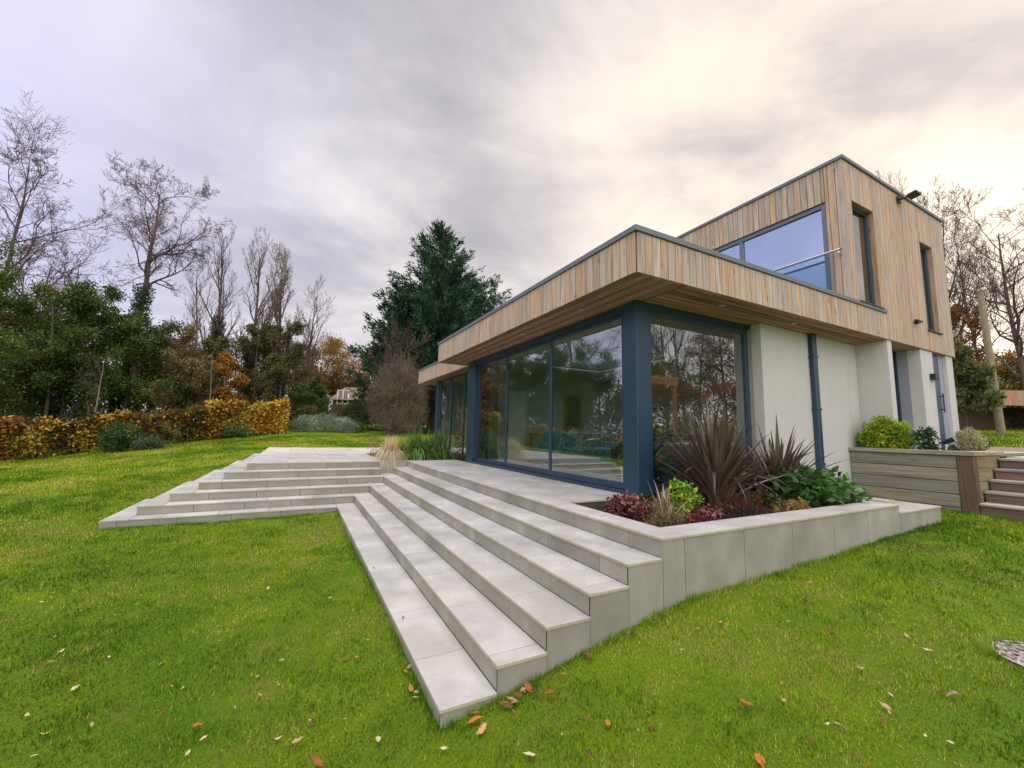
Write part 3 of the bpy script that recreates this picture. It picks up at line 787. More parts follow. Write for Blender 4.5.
MB().box(7.75, 7.85, -9, -2.45, -.8, .50, (.2, .18, .14)).build('sleeper', M_sleeper, tw2, .006)
MB().box(6.45, 7.74, -2.52, -2.43, -.8, .50, (.2, .18, .14)).build('sleeper', M_sleeperx, tw2, .006)
a = MB()
for x in np.arange(7.82, 10.2, .6): slabs_y(a, x, x+.595, -3.5, -.14, .53, .56, 0)
o = a.build('upper_paving', M_stone, None, .003); o['kind'] = 'structure'
a = MB()
for x in np.arange(7.4, 10.6, .6): slabs_y(a, x, x+.595, .10, .93, .54, .60, .5)
o = a.build('porch_paving', M_riser, None, .003); o['kind'] = 'structure'
M_grav = mat_simple('gravel', (0.23, 0.18, 0.14), .95, 0, .5, 30, 1.0)
gx = np.linspace(10.3, 13.2, 6); gy = np.linspace(-12, 14, 14)
o = grid('gravel_path', gx, gy, lambda x, y: hu(x, y)+.02, M_grav); o['kind'] = 'structure'


# ------------------------------------------------------------------ plants: builders
def blades(mb, base, az, reach, height, droop, wd, col, segs=6, fold=.25, tipcol=None):
    """sword or grass leaves: all arguments per blade"""
    n = len(base); T = np.linspace(0, 1, segs+1)
    ax = np.stack([np.cos(az), np.sin(az), 0*az], 1); sd = np.stack([-np.sin(az), np.cos(az), 0*az], 1)
    rings = []
    for t in T:
        c = base+ax*(reach*t**1.25)[:, None]; c = c.copy(); c[:, 2] += height*(t**.85)-droop*np.maximum(t-.35, 0)**2*2.3
        wt = wd*(0.55+.9*min(t/.4, 1)*.5)*(1-max(t-.45, 0)/.55*.97)
        rings.append(np.stack([c-sd*(wt*.5)[:, None]+np.array([0, 0, 1.])*(wt*fold)[:, None], c, c+sd*(wt*.5)[:, None]+np.array([0, 0, 1.])*(wt*fold)[:, None]], 1))
    V = np.stack(rings, 1).reshape(n, -1, 3); F = []
    for k in range(segs):
        a = k*3; F += [(a, a+1, a+4, a+3), (a+1, a+2, a+5, a+4)]
    F = np.array(F); m = (segs+1)*3
    FF = (F[None]+(np.arange(n)*m)[:, None, None]).reshape(-1, 4)
    C = np.repeat(np.asarray(col)[:, None], m, 1)
    if tipcol is not None:
        tt = np.repeat(T, 3)[None, :, None]; C = C*(1-tt)+np.asarray(tipcol)[None, None]*tt
    return mb.add(V.reshape(-1, 3), FF, C.reshape(-1, 3))


def clump_leaves(mb, centers, radii, n, size, cols, var=.2, flat=1., aspect=.55, squash=1., up=0.):
    """n leaves in gaussian puffs"""
    i = rng.integers(0, len(centers), n); r = np.asarray(radii, float)
    r = r[i] if r.ndim else np.full(n, r)
    v = rdir(n)*(rng.random(n)**.45)[:, None]*r[:, None]; v[:, 2] *= squash
    c = np.asarray(centers)[i]+v
    d = rdir(n, flat)+v/(r[:, None]+1e-6)*.7; d[:, 2] += up
    pc = vary(cols, len(centers), var*.7)[i]*rng.normal(1, var, (n, 1))
    s = size*rng.uniform(.6, 1.25, n)
    quads(mb, c, d, rdir(n)+[0, 0, .8], s, s*aspect, np.clip(pc, .002, 1))
    return mb


def shell(c, r, n, zmin=-.3):
    v = rdir(n*2); v = v[v[:, 2] > zmin][:n]; return np.asarray(c)+v*np.asarray(r)*rng.uniform(.72, 1, (len(v), 1))


def bush(name, label, cat, c, r, n, size, cols, flat=1., group=None, stems=True, mat=None, aspect=.55, nc=None, zmin=-.35, up=0.):
    """rounded shrub: centre of its base c, radii r"""
    c = np.asarray(c, float); r = np.asarray(r, float)
    t = thing(name, label, cat, tuple(c), group)
    m = c+[0, 0, r[2]*.5]
    nc = nc or max(14, int(60*min(1, r.max())))
    cs = np.concatenate([shell(m, r*[1, 1, .75]*.86, nc, -.75), m+rdir(nc//3)*r*.45])
    cs[:, 2] = np.maximum(cs[:, 2], c[2]+r[2]*.08)
    a = MB(); clump_leaves(a, cs, r.min()*.30, n, size, cols, flat=flat, aspect=aspect, up=up); a.build('foliage', mat or M_leaf, t)
    if stems:
        k = 9; e = cs[rng.choice(len(cs), k)]; b = np.repeat(c[None]-[0, 0, .03], k, 0)+rng.normal(0, .02, (k, 3))*[1, 1, 0]
        MB().segs(b, b*.4+e*.6, .012*max(1, r[2]), .006*max(1, r[2]), 5).build('stem', M_twig, t)
    return t


def phormium(label, c, n, H, spread, cols, wd=.05, seed=0):
    t = thing('phormium', label, 'plant', c)
    c = np.array(c, float); az = rng.uniform(0, 2*np.pi, n); q = rng.random(n)**.8
    base = c+np.stack([np.cos(az), np.sin(az), 0*az], 1)*(rng.uniform(0, .10, n))[:, None]; base[:, 2] -= .03
    h = H*rng.uniform(.62, 1.05, n)*(1-.45*q); re = spread*(.15+.85*q)*rng.uniform(.7, 1.1, n); dr = np.where(rng.random(n) < .25, H*.45, H*.05)*q
    a = MB(); blades(a, base, az+rng.normal(0, .15, n), re, h, dr, wd*rng.uniform(.7, 1.15, n), vary(cols, n, .25), 8, .35); a.build('leaves', M_sword, t)
    return t


PH = [(.09, .06, .045), (.13, .12, .07), (.10, .10, .055), (.14, .105, .08), (.08, .075, .05), (.14, .065, .055), (.22, .18, .14), (.11, .09, .065), (.13, .10, .075)]
phormium('large dark purple sword-leaved phormium in the planter before the corner window', (2.08, 1.02, -.08), 190, 1.52, .92, PH, .070)
phormium('second sword-leaved phormium in the planter beside the dark downpipe', (3.62, 1.15, -.08), 80, 1.28, .95, PH, .066)
phormium('small wispy bronze phormium at the left end of the planter', (.86, .72, -.08), 18, .56, .42, [(.20, .13, .09), (.30, .24, .17)], .03)


def h0(x, y, z): return (x, y, z)


bush('euonymus', 'small bright yellow-green shrub left of the large phormium', 'shrub', (1.15, .80, -.07), (.17, .15, .36), 700, .05, [(.30, .42, .02), (.20, .38, .03), (.42, .50, .04), (.05, .16, .02)], nc=20)
bush('euonymus', 'tiny bright green shrub sprouting against the foot of the large phormium', 'shrub', (1.40, .84, -.07), (.10, .10, .24), 300, .045, [(.26, .40, .02), (.36, .46, .05), (.05, .16, .02)], nc=12)
bush('heuchera', 'crimson-leaved heuchera mound at the left end of the planter', 'plant', (.62, 1.02, -.09), (.30, .28, .18), 900, .055, [(.17, .03, .04), (.24, .06, .07), (.10, .02, .03), (.30, .15, .13)], stems=False, nc=30)
bush('heuchera', 'crimson-leaved heuchera tuft below the yellow-green shrub', 'plant', (1.05, .50, -.09), (.24, .16, .12), 450, .045, [(.20, .025, .05), (.30, .10, .12), (.10, .02, .035)], stems=False, nc=20)
bush('heuchera', 'dull red creeping carpet along the back of the planter behind the wispy phormium', 'plant', (.95, 1.30, -.09), (.45, .22, .14), 700, .05, [(.15, .04, .035), (.22, .08, .06), (.10, .05, .03), (.12, .12, .04)], stems=False, nc=36)
bush('heuchera', 'low dark red carpet in front of the large phormium', 'plant', (1.55, .70, -.09), (.42, .20, .10), 620, .045, [(.16, .035, .04), (.11, .03, .03), (.14, .10, .045), (.24, .12, .09)], stems=False, nc=34)
bush('ajuga', 'bronze green ground cover between the two phormiums', 'plant', (2.75, .95, -.09), (.42, .35, .16), 900, .05, [(.09, .10, .04), (.14, .09, .05), (.06, .08, .03), (.18, .07, .05)], stems=False, nc=40)
bush('heather', 'olive and brown heather tuft by the front corner of the planter', 'plant', (.62, .52, -.09), (.22, .20, .20), 1300, .035, [(.20, .15, .05), (.14, .15, .04), (.22, .12, .09), (.28, .22, .10)], stems=False, aspect=.22, nc=26, up=.8)
bush('hellebore', 'broad dark green leafy perennial spilling over the right end of the planter', 'plant', (3.58, .66, -.09), (.78, .52, .36), 1600, .12, [(.055, .12, .025), (.08, .19, .04), (.13, .26, .07), (.03, .08, .02)], flat=.5, aspect=.5, nc=50)
bush('bergenia', 'low yellow and pink tinged creeping plant on the planter edge before the green perennial', 'plant', (2.60, .42, -.09), (.34, .17, .13), 520, .05, [(.36, .30, .04), (.24, .24, .04), (.36, .17, .09)], stems=False, nc=26)
bush('black_mondo_grass', 'near-black grassy tuft in the middle of the planter edge', 'plant', (1.75, .50, -.09), (.30, .15, .09), 600, .06, [(.02, .018, .03), (.035, .03, .05), (.05, .05, .06)], stems=False, aspect=.12, nc=18, up=.4)
n = 240; t = thing('bronze_sedge', 'thin reddish strands of sedge around the foot of the large phormium', 'plant', (2.1, .85, -.09))
az = rng.uniform(0, 6.28, n); b = np.stack([2.1+rng.normal(0, .14, n), .80+rng.normal(0, .09, n), np.full(n, -.09)], 1)
a = MB(); blades(a, b, az, rng.uniform(.1, .32, n), rng.uniform(.12, .32, n), rng.uniform(0, .25, n), np.full(n, .007), vary([(.16, .06, .045), (.22, .11, .07)], n), 5); a.build('leaves', M_leafd, t)

YG = [(.26, .38, .02), (.36, .46, .03), (.16, .28, .02), (.46, .50, .05)]
bush('box_ball', 'bright yellow-green clipped shrub behind the timber retaining wall', 'shrub', (6.74, 1.02, .48), (.28, .42, .62), 9000, .05, YG, nc=110, zmin=-.5)
bush('skimmia', 'dark green leafy shrub behind the timber wall, right of the yellow-green shrub', 'shrub', (6.76, .50, .48), (.18, .18, .46), 900, .06, [(.03, .09, .025), (.05, .13, .03), (.02, .06, .02)], nc=26)
bush('skimmia', 'low dark green shrublet close behind the top rail of the timber wall', 'shrub', (6.85, .22, .48), (.15, .13, .22), 420, .05, [(.03, .08, .03), (.05, .10, .03)], nc=16)
bush('hebe', 'pale cream-green dome shrub at the corner of the house beside the front door', 'shrub', (9.35, .62, .58), (.26, .24, .40), 5000, .03, [(.40, .40, .20), (.30, .33, .14), (.48, .44, .26)], nc=50)
bush('box_ball', 'small dark green clipped shrub right of the pale dome shrub', 'shrub', (10.45, .85, .58), (.28, .26, .36), 4000, .035, [(.025, .06, .02), (.04, .08, .025)], nc=40)

# ornamental grasses in the bed at the back of the steps
bed = thing('rear_planting_bed', 'raised stone-edged bed behind the steps holding the ornamental grasses', 'planter', (.4, 10, -.3))
MB().box(-.70, .02, 8.36, 8.378, -.6, -.023, tone()).box(-.70, -.682, 8.379, 11.88, -.3, -.023, tone()).box(.023, 1.37, 8.36, 8.378, -.6, -.023, tone()).build('wall', M_riser, bed, .0015)
a = MB(); slabs_x(a, -.708, 1.37, 8.352, 8.52, -TH, 0, 0); slabs_y(a, -.708, -.55, 8.523, 11.89, -TH, 0, 9); a.build('coping', M_stone, bed, .002)
MB().box(-.54, 1.95, 8.53, 11.88, -.5, -.03).build('soil', M_soil, bed)


def tuft(name, label, c, n, H, spread, cols, wd=.010, rad=.12, droop=.6, tip=None):
    t = thing(name, label, 'ornamental grass', c)
    az = rng.uniform(0, 6.283, n); q = rng.random(n)
    rr = rad*np.sqrt(rng.random(n)); a2 = rng.uniform(0, 6.283, n)
    b = np.array(c)+np.stack([rr*np.cos(a2), rr*np.sin(a2), np.full(n, -.02)], 1)
    a = MB(); blades(a, b, az, spread*(.2+.8*q)*rng.uniform(.6, 1.1, n), H*rng.uniform(.6, 1.1, n)*(1-.3*q), H*droop*q*1.4, wd*rng.uniform(.6, 1.3, n), vary(cols, n, .38), 6, .2, tip); a.build('leaves', M_leaf, t)
    return t


tuft('feather_grass', 'blond feathery grass tuft at the left end of the rear bed', (-.38, 8.75, -.02), 1100, .78, .66, [(.60, .50, .28), (.68, .52, .32), (.38, .34, .14)], .013, .14, .9, (.68, .58, .40))
tuft('sedge_grass', 'yellow-green sedge tuft between the blond grass and the tall green grass', (-.05, 8.95, -.02), 750, .70, .66, [(.24, .30, .05), (.30, .32, .07)], .016, .16, .75)
tuft('green_grass', 'tall arching deep green grass clump in the middle of the rear bed', (.42, 9.0, -.02), 1150, .92, .95, [(.10, .19, .03), (.14, .27, .04), (.14, .26, .07)], .026, .2, .8)
tuft('green_grass', 'arching green grass clump next to the house post in the rear bed', (1.0, 9.1, -.02), 950, .92, .80, [(.10, .18, .03), (.12, .22, .04), (.13, .22, .06)], .026, .18, .8)
tuft('iris', 'upright pale-edged strap leaves rising from the rear bed near the post', (1.12, 8.85, -.02), 70, 1.05, .35, [(.22, .30, .14), (.16, .24, .10)], .035, .1, .4)
bush('nandina', 'reddish thin-stemmed shrub against the end post in the rear bed', 'shrub', (1.55, 8.8, -.03), (.18, .18, .85), 420, .06, [(.28, .08, .05), (.22, .14, .08), (.12, .14, .05)], nc=24)
bush('seedling_flowers', 'small cluster of orange-pink blooms behind the blond grass', 'plant', (-.50, 10.4, -.02), (.25, .25, .55), 260, .05, [(.50, .16, .06), (.45, .25, .15), (.16, .2, .04)], nc=20)

# large-leaved pot plant inside, behind the corner post
pp = thing('potted_plant', 'large-leaved green pot plant inside the glass beside the corner post', 'pot plant', (1.95, 2.35, .01))
MB().lathe((1.95, 2.35, .01), [(.0, 0), (.13, 0), (.17, .30), (.15, .30), (.14, .27), (0, .27)], 24).build('pot', M_white, pp, smooth=True)
n = 15; az = rng.uniform(2.6, 5.6, n); hh = rng.uniform(.25, .95, n); rr = rng.uniform(.1, .42, n)
tipp = np.array([1.95, 2.35, .3])+np.stack([np.cos(az)*rr, np.sin(az)*rr, hh], 1)
a = MB(); a.segs(np.repeat([[1.95, 2.35, .27]], n, 0), tipp, .007, .005, 5, (.1, .2, .04)); a.build('stem', M_leafd, pp)
a = MB(); dd = np.stack([np.cos(az), np.sin(az), rng.uniform(-.7, .3, n)], 1); quads(a, tipp, dd, np.tile([0, 0, 1.], (n, 1))+rng.normal(0, .3, (n, 3)), rng.uniform(.28, .42, n), rng.uniform(.11, .17, n), vary([(.10, .30, .04), (.16, .38, .06), (.06, .20, .03)], n, .15), .15); a.build('leaves', M_leaf, pp)


# ------------------------------------------------------------------ trees
def skeleton(base, H, r0, trunk=.35, levels=4, nch=(9, 6, 5, 4), ang=(48, 45, 42, 40), lr=(.55, .5, .5, .5), gn=.16, trop=.10, lean=(0, 0), crown0=None, seg=5, maxn=16000, rr=.5):
    A = []; B = []; RA = []; RB = []; LV = []
    stack = [(np.array(base, float), np.array([lean[0], lean[1], 1.])/np.linalg.norm([lean[0], lean[1], 1.]), H, r0, 0)]
    while stack and len(A) < maxn:
        p, d, L, r, lev = stack.pop(0)
        n = max(3, seg+3-lev) if lev < levels else 3
        kids = nch[lev] if lev < levels else 0
        q = p; dirs = []; pts = [p]; rs = [r]
        for i in range(n):
            d = d+rng.normal(0, gn*(.22 if lev == 0 else 1), 3); d[2] += trop*(.5 if lev == 0 else 1); d /= np.linalg.norm(d)
            q = q+d*L/n; pts.append(q); dirs.append(d); rs.append(r*(1-(i+1)/n*(.86 if lev < 2 else .8)))
        for i in range(n): A.append(pts[i]); B.append(pts[i+1]); RA.append(rs[i]); RB.append(rs[i+1]); LV.append(lev)
        s0 = trunk if lev == 0 else .18
        for c in range(kids):
            t = s0+(1-s0)*(c+rng.random())/kids; t = min(t, .98); i = min(int(t*n), n-1); f = t*n-i
            pp_ = pts[i]*(1-f)+pts[i+1]*f; dd_ = dirs[i]
            u = np.cross(dd_, rng.normal(size=3)); u /= np.linalg.norm(u)+1e-9
            an = R(ang[lev]*rng.uniform(.7, 1.25)); nd = dd_*math.cos(an)+u*math.sin(an)
            rc = max((rs[i]*(1-f)+rs[i+1]*f)*rng.uniform(rr, rr+.25), .004)
            stack.append((pp_, nd, L*lr[lev]*rng.uniform(.65, 1.15)*(1-.45*(t-s0)/(1-s0)), rc, lev+1))
    return np.array(A), np.array(B), np.array(RA), np.array(RB), np.array(LV)


def bare_tree(label, x, y, H, r0, z=None, ivy=0., ivy_cols=None, mat=None, leaves=0, leafcols=None, lsize=.1, cat='tree', name='bare_tree', group=None, **kw):
    z = float(hl(x, y)) if z is None else z
    t = thing(name, label, cat, (x, y, z-.1), group)
    A, B, ra, rb, lv = skeleton((x, y, z-.15), H, r0, **kw)
    m0 = lv == 0; a = MB(); a.segs(A[m0], B[m0], ra[m0], rb[m0], 8); a.build('trunk', mat or M_bark, t, smooth=True)
    a = MB(); m1 = (lv > 0) & (lv < 3)
    a.segs(A[m1], B[m1], ra[m1], rb[m1], 5); m2 = lv >= 3
    if m2.any(): a.segs(A[m2], B[m2], np.maximum(ra[m2], .008), np.maximum(rb[m2], .005), 3)
    a.build('branches', M_twig, t)
    if ivy:
        k = (lv == 0) & (A[:, 2] < z+H*ivy)
        c = np.concatenate([A[k]*(1-f)+B[k]*f for f in (0, .33, .66)]); q = np.concatenate([ra[k]]*3)
        a = MB(); clump_leaves(a, c, q*1.3+.30, int(900*len(c)**.9), .13, ivy_cols or [(.05, .09, .025), (.07, .12, .03), (.09, .14, .035)], .25); a.build('ivy', M_leafd, t)
    if leaves:
        k = lv >= 2; c = B[k]; a = MB(); clump_leaves(a, c, .3, leaves, lsize, leafcols, .25); a.build('foliage', M_leafd, t)
    return t


DG = [(.055, .105, .022), (.085, .14, .03), (.12, .17, .04), (.04, .075, .022), (.14, .17, .05)]
OG = [(.17, .17, .05), (.22, .19, .06), (.13, .145, .04)]
BR = [(.24, .18, .10), (.20, .155, .085), (.30, .20, .10)]
ORG = [(.34, .13, .025), (.42, .20, .03), (.25, .09, .02), (.40, .27, .05)]


def leafy_tree(label, x, y, H, W, cols, n=9000, size=.13, z=None, name='evergreen_tree', low=.05, nc=None, flat=1., group=None, mat=None, squash=.7, twigs=True, aspect=.55):
    """broad crown of leaf puffs hung on a limbed trunk"""
    z = float(hl(x, y)) if z is None else z
    t = thing(name, label, 'tree', (x, y, z-.1), group)
    A, B, ra, rb, lv = skeleton((x, y, z-.15), H*.93, .03*H**.9*.5, trunk=max(.06, low), levels=3, nch=(13, 6, 4, 0), ang=(58, 48, 45, 40), lr=(W/H*.95, .5, .45, .4), gn=.13, trop=.07, maxn=2600)
    m0 = lv == 0; a = MB(); a.segs(A[m0], B[m0], ra[m0], rb[m0], 7); a.build('trunk', M_bark, t, smooth=True)
    a = MB(); a.segs(A[~m0], B[~m0], ra[~m0], rb[~m0], 4); a.build('branches', M_twig, t)
    k = lv >= 2; c = B[k]; r_ = rng.uniform(.10, .20, len(c))*W*.55
    rim = c[rng.random(len(c)) < .3]
    a = MB(); clump_leaves(a, c, r_, n, size, cols, .28, flat, aspect, squash)
    clump_leaves(a, c+rng.normal(0, .12*W*.5, c.shape), .16*W*.5, n//4, size, cols, .3, flat, aspect); a.build('foliage', mat or M_leafd, t)
    return t


def at(px, D):
    q = P(px, 430, D); return float(q[0]), float(q[1])


def top_h(px, py, D):
    q = P(px, py, D); return float(q[2]-hl(q[0], q[1]))


# left skyline, nearest to farthest
x, y = at(-52, 20); bare_tree('tall bare tree cut by the left edge of the photo, its twigs against the sky', x, y, top_h(0, 70, 21)*.80, .17, trunk=.25, levels=4, nch=(15, 10, 9, 6), lr=(.42, .6, .5, .5), gn=.2, trop=.05, maxn=30000)
x, y = at(110, 23); bare_tree('tall bare tree with a thick dark ivy-clad trunk and gnarled spreading crown', x, y, top_h(138, 155, 23)*.93, .27, ivy=.60, trunk=.55, levels=4, nch=(11, 10, 9, 6), lr=(.34, .6, .5, .5), ang=(50, 50, 45, 40), gn=.24, trop=.06, maxn=46000)
x, y = at(213, 26); bare_tree('slim bare tree with pale trunk and patchy ivy rising mid left of the skyline', x, y, top_h(215, 238, 26), .16, ivy=.55, trunk=.3, levels=3, nch=(16, 9, 8, 0), lr=(.33, .45, .45, .4), ang=(32, 38, 38, 40), gn=.10, trop=.16, maxn=14000, mat=M_barkp)
x, y = at(243, 27); bare_tree('bare upright tree directly right of the slim pale-trunked one', x, y, top_h(245, 250, 27), .18, ivy=.42, trunk=.22, levels=3, nch=(20, 10, 8, 0), lr=(.36, .45, .45, .4), ang=(30, 36, 38, 40), gn=.10, trop=.16, maxn=14000)
x, y = at(274, 26); bare_tree('fine-twigged bare tree, the rightmost of the left skyline, with olive growth below', x, y, top_h(272, 258, 26), .18, ivy=.3, trunk=.12, levels=3, nch=(26, 11, 8, 0), lr=(.34, .45, .45, .4), ang=(30, 36, 38, 40), gn=.09, trop=.18, maxn=16000, leaves=2500, leafcols=OG, lsize=.10)
x, y = at(190, 29); bare_tree('thin bare tree standing between the ivy-clad tree and the slim pale one', x, y, top_h(188, 262, 29), .13, trunk=.2, levels=3, nch=(16, 9, 7, 0), lr=(.33, .45, .45, .4), ang=(35, 38, 38, 40), gn=.12, trop=.14, maxn=9000)
x, y = at(300, 34); bare_tree('smaller bare tree at the right shoulder of the left skyline', x, y, top_h(300, 292, 34), .15, trunk=.15, levels=3, nch=(22, 10, 8, 0), lr=(.4, .45, .45, .4), ang=(34, 38, 38, 40), gn=.12, trop=.12, maxn=14000)
x, y = at(209, 21.5); bare_tree('young slender birch with a thin pale stem behind the golden hedge', x, y, 4.6, .045, trunk=.4, levels=2, nch=(9, 5, 0, 0), lr=(.3, .45, .4, .4), gn=.08, trop=.15, mat=M_barkp)
x, y = at(92, 17.8); bare_tree('pale crooked sapling in front of the dark evergreens', x, y, 4.2, .05, trunk=.3, levels=3, nch=(8, 5, 3, 0), lr=(.4, .45, .4, .4), gn=.2, trop=.08, mat=M_barkp)

for (px, D, py, W, cols, n, lb, nm) in (
    (-95, 17, 250, 5.0, DG, 9000, 'big dark evergreen beyond the left edge of the frame, seen in the door glass', 'holly_tree'),
    (-45, 18, 285, 4.6, DG, 9000, 'dark holly tree at the far left edge behind the hedge', 'holly_tree'),
    (8, 19, 288, 4.2, OG, 9000, 'olive-brown broad tree at the left edge behind the golden hedge', 'hawthorn'),
    (45, 18.5, 282, 4.2, DG, 14000, 'dark green holly with a stepped top left of the ivy-clad tree', 'holly_tree'),
    (76, 20, 300, 3.4, DG, 12000, 'dense dark evergreen between the holly and the ivy-clad tree', 'yew_tree'),
    (60, 19.2, 352, 2.6, [(.07, .10, .02), (.10, .12, .03), (.05, .08, .02)], 5000, 'yellowish green broad bush behind the hedge under the dark holly', 'laurel'),
    (120, 21, 322, 3.4, DG, 8000, 'dark bushy evergreen round the foot of the ivy-clad tree', 'yew_tree'),
    (160, 24, 338, 3.6, BR, 7000, 'russet brown twiggy tree right of the ivy-clad trunk', 'hornbeam'),
    (185, 22, 358, 2.8, BR+OG, 5000, 'olive twiggy tree behind the middle of the golden hedge', 'hawthorn'),
    (205, 25, 335, 2.6, OG, 5000, 'dark ivy-covered tree behind the slender birch', 'ivy_tree'),
    (190, 22.5, 388, 1.7, DG, 4500, 'low dark holly bush peeping over the golden hedge', 'holly_bush'),
    (226, 22.5, 352, 1.6, ORG, 4000, 'small orange-leaved tree glowing among the dark evergreens', 'maple'),
    (250, 25, 318, 2.6, [(.12, .13, .05), (.15, .13, .06), (.09, .11, .04)], 7000, 'tall dull green tree behind the right end of the golden hedge', 'cypress'),
    (276, 24.5, 322, 2.4, [(.13, .14, .05), (.18, .145, .07), (.10, .11, .04)], 7000, 'tall olive tree beside the rightmost bare tree', 'cypress'),
    (148, 27, 352, 4.0, BR, 6000, 'brown leafed tree filling the gap behind the ivy-clad trunk', 'hornbeam'),
    (322, 48, 352, 7.0, [(.30, .15, .03), (.24, .14, .04), (.20, .15, .04)], 7000, 'orange autumn oak on the skyline left of the big conifer', 'oak_tree'),
    (350, 52, 355, 7.0, [(.26, .12, .03), (.24, .15, .05)], 6000, 'rusty autumn oak beside the big conifer', 'oak_tree'),
    (296, 50, 352, 6.0, [(.24, .15, .04), (.16, .13, .04)], 5000, 'faded golden oak behind the right end of the left skyline', 'oak_tree'),
    (309, 30, 388, 2.7, DG, 7000, 'broad glossy dark holly in front of the far house', 'holly_tree'),
):
    x, y = at(px, D); leafy_tree(lb, x, y, top_h(px, py, D), W, cols, int(n*1.9), .082+D*.0020, name=nm)


# big conifer behind the house, and the cedar beside it
def conifer(label, x, y, H, W, n, cols, name='conifer', low=.04, whorls=44, power=.8, irr=.25):
    z = float(hl(x, y)); t = thing(name, label, 'tree', (x, y, z-.1))
    MB().segs([(x, y, z-.2)], [(x, y, z+H*.97)], H*.022, .02, 8).build('trunk', M_bark, t)
    A = []; B = []; C_ = []; Dd = []
    for i in range(whorls):
        f = low+(1-low)*i/whorls; zz = z+H*f
        for k in range(int(11-5*f)):
            az = rng.uniform(0, 6.283); L = W*(1-f)**power*rng.uniform(1-irr*1.6, 1.0+irr*.55)+.25
            d = np.array([math.cos(az), math.sin(az), .30+.35*f]); A.append((x, y, zz)); e = np.array((x, y, zz))+d*L; B.append(e)
            m = max(5, int(L*7)); s = np.sort(rng.uniform(.15, 1, m)); ax = d/np.linalg.norm(d)
            pts = np.array((x, y, zz))+d*L*s[:, None]; pts[:, 2] -= .10*L*np.sin(s*np.pi)
            side = np.cross(ax, [0, 0, 1]); pts += side*(rng.uniform(-1, 1, m)*(1-s)*.42*L*.7+rng.normal(0, .1, m))[:, None]
            C_.append(pts); Dd.append(np.tile(ax, (m, 1)))
    A = np.array(A); B = np.array(B); MB().segs(A, B, .05*(H/14), .012, 4).build('branches', M_bark, t)
    C_ = np.concatenate(C_); Dd = np.concatenate(Dd); k = rng.integers(0, len(C_), n)
    tone_ = vary(cols, len(C_), .22)[k]*rng.normal(1, .15, (n, 1))
    c = C_[k]+rng.normal(0, .12, (n, 3)); d = Dd[k]+rng.normal(0, .45, (n, 3)); d[:, 2] += .15
    a = MB(); quads(a, c, d, rdir(n)+[0, 0, 1], rng.uniform(.22, .5, n), rng.uniform(.05, .12, n), np.clip(tone_, .002, 1)); a.build('foliage', M_needle, t)
    return t


CF = [(.030, .072, .045), (.045, .10, .06), (.07, .135, .078), (.022, .052, .034)]
x, y = at(432, 31); conifer('huge blue-green conifer towering behind the house', x, y, top_h(437, 217, 31), 6.8, 76000, CF, power=.80, irr=.32, low=.10)
x, y = at(396, 30); conifer('shorter spreading conifer leaning out left of the huge blue-green one', x, y, top_h(395, 282, 30), 3.3, 22000, CF, name='conifer', low=.14, power=.55, irr=.35, whorls=24)
x, y = at(482, 33); conifer('cedar with flat layered boughs showing above the roof right of the huge conifer', x, y, top_h(478, 274, 33), 3.8, 11000, CF, name='cedar', power=.35, irr=.5, whorls=16, low=.25)
x, y = at(458, 34); conifer('dark conifer filling in between the huge conifer and the cedar', x, y, top_h(460, 268, 34), 4.0, 16000, CF, name='conifer', power=.6, whorls=24)
x, y = at(396, 25); bare_tree('low rounded brown twiggy tree in front of the conifers', x, y, top_h(396, 345, 25), .14, trunk=.12, levels=4, nch=(14, 8, 6, 4), lr=(.62, .5, .5, .45), ang=(50, 42, 40, 38), gn=.12, trop=.12, maxn=30000, leaves=1800, leafcols=[(.09, .055, .035), (.12, .09, .03)], lsize=.08)
TW = [(.16, .13, .11), (.22, .185, .16), (.12, .10, .085), (.20, .17, .09)]
x, y = at(396, 24.6); bush('twiggy_shrub', 'dense rounded mass of brown twigs in front of the conifers', 'shrub', (x, y, float(hl(x, y))), (1.9, 1.6, 4.1), 20000, .28, TW, aspect=.06, nc=200, up=.9, mat=M_leafd)
x, y = at(420, 27); bare_tree('brown twiggy shrub close beside the rear roof', x, y, top_h(420, 372, 27), .09, trunk=.1, levels=3, nch=(14, 7, 6, 0), lr=(.6, .5, .5, .45), gn=.12, trop=.1, maxn=5000, leaves=1500, leafcols=[(.10, .09, .03), (.08, .05, .03)], lsize=.08)


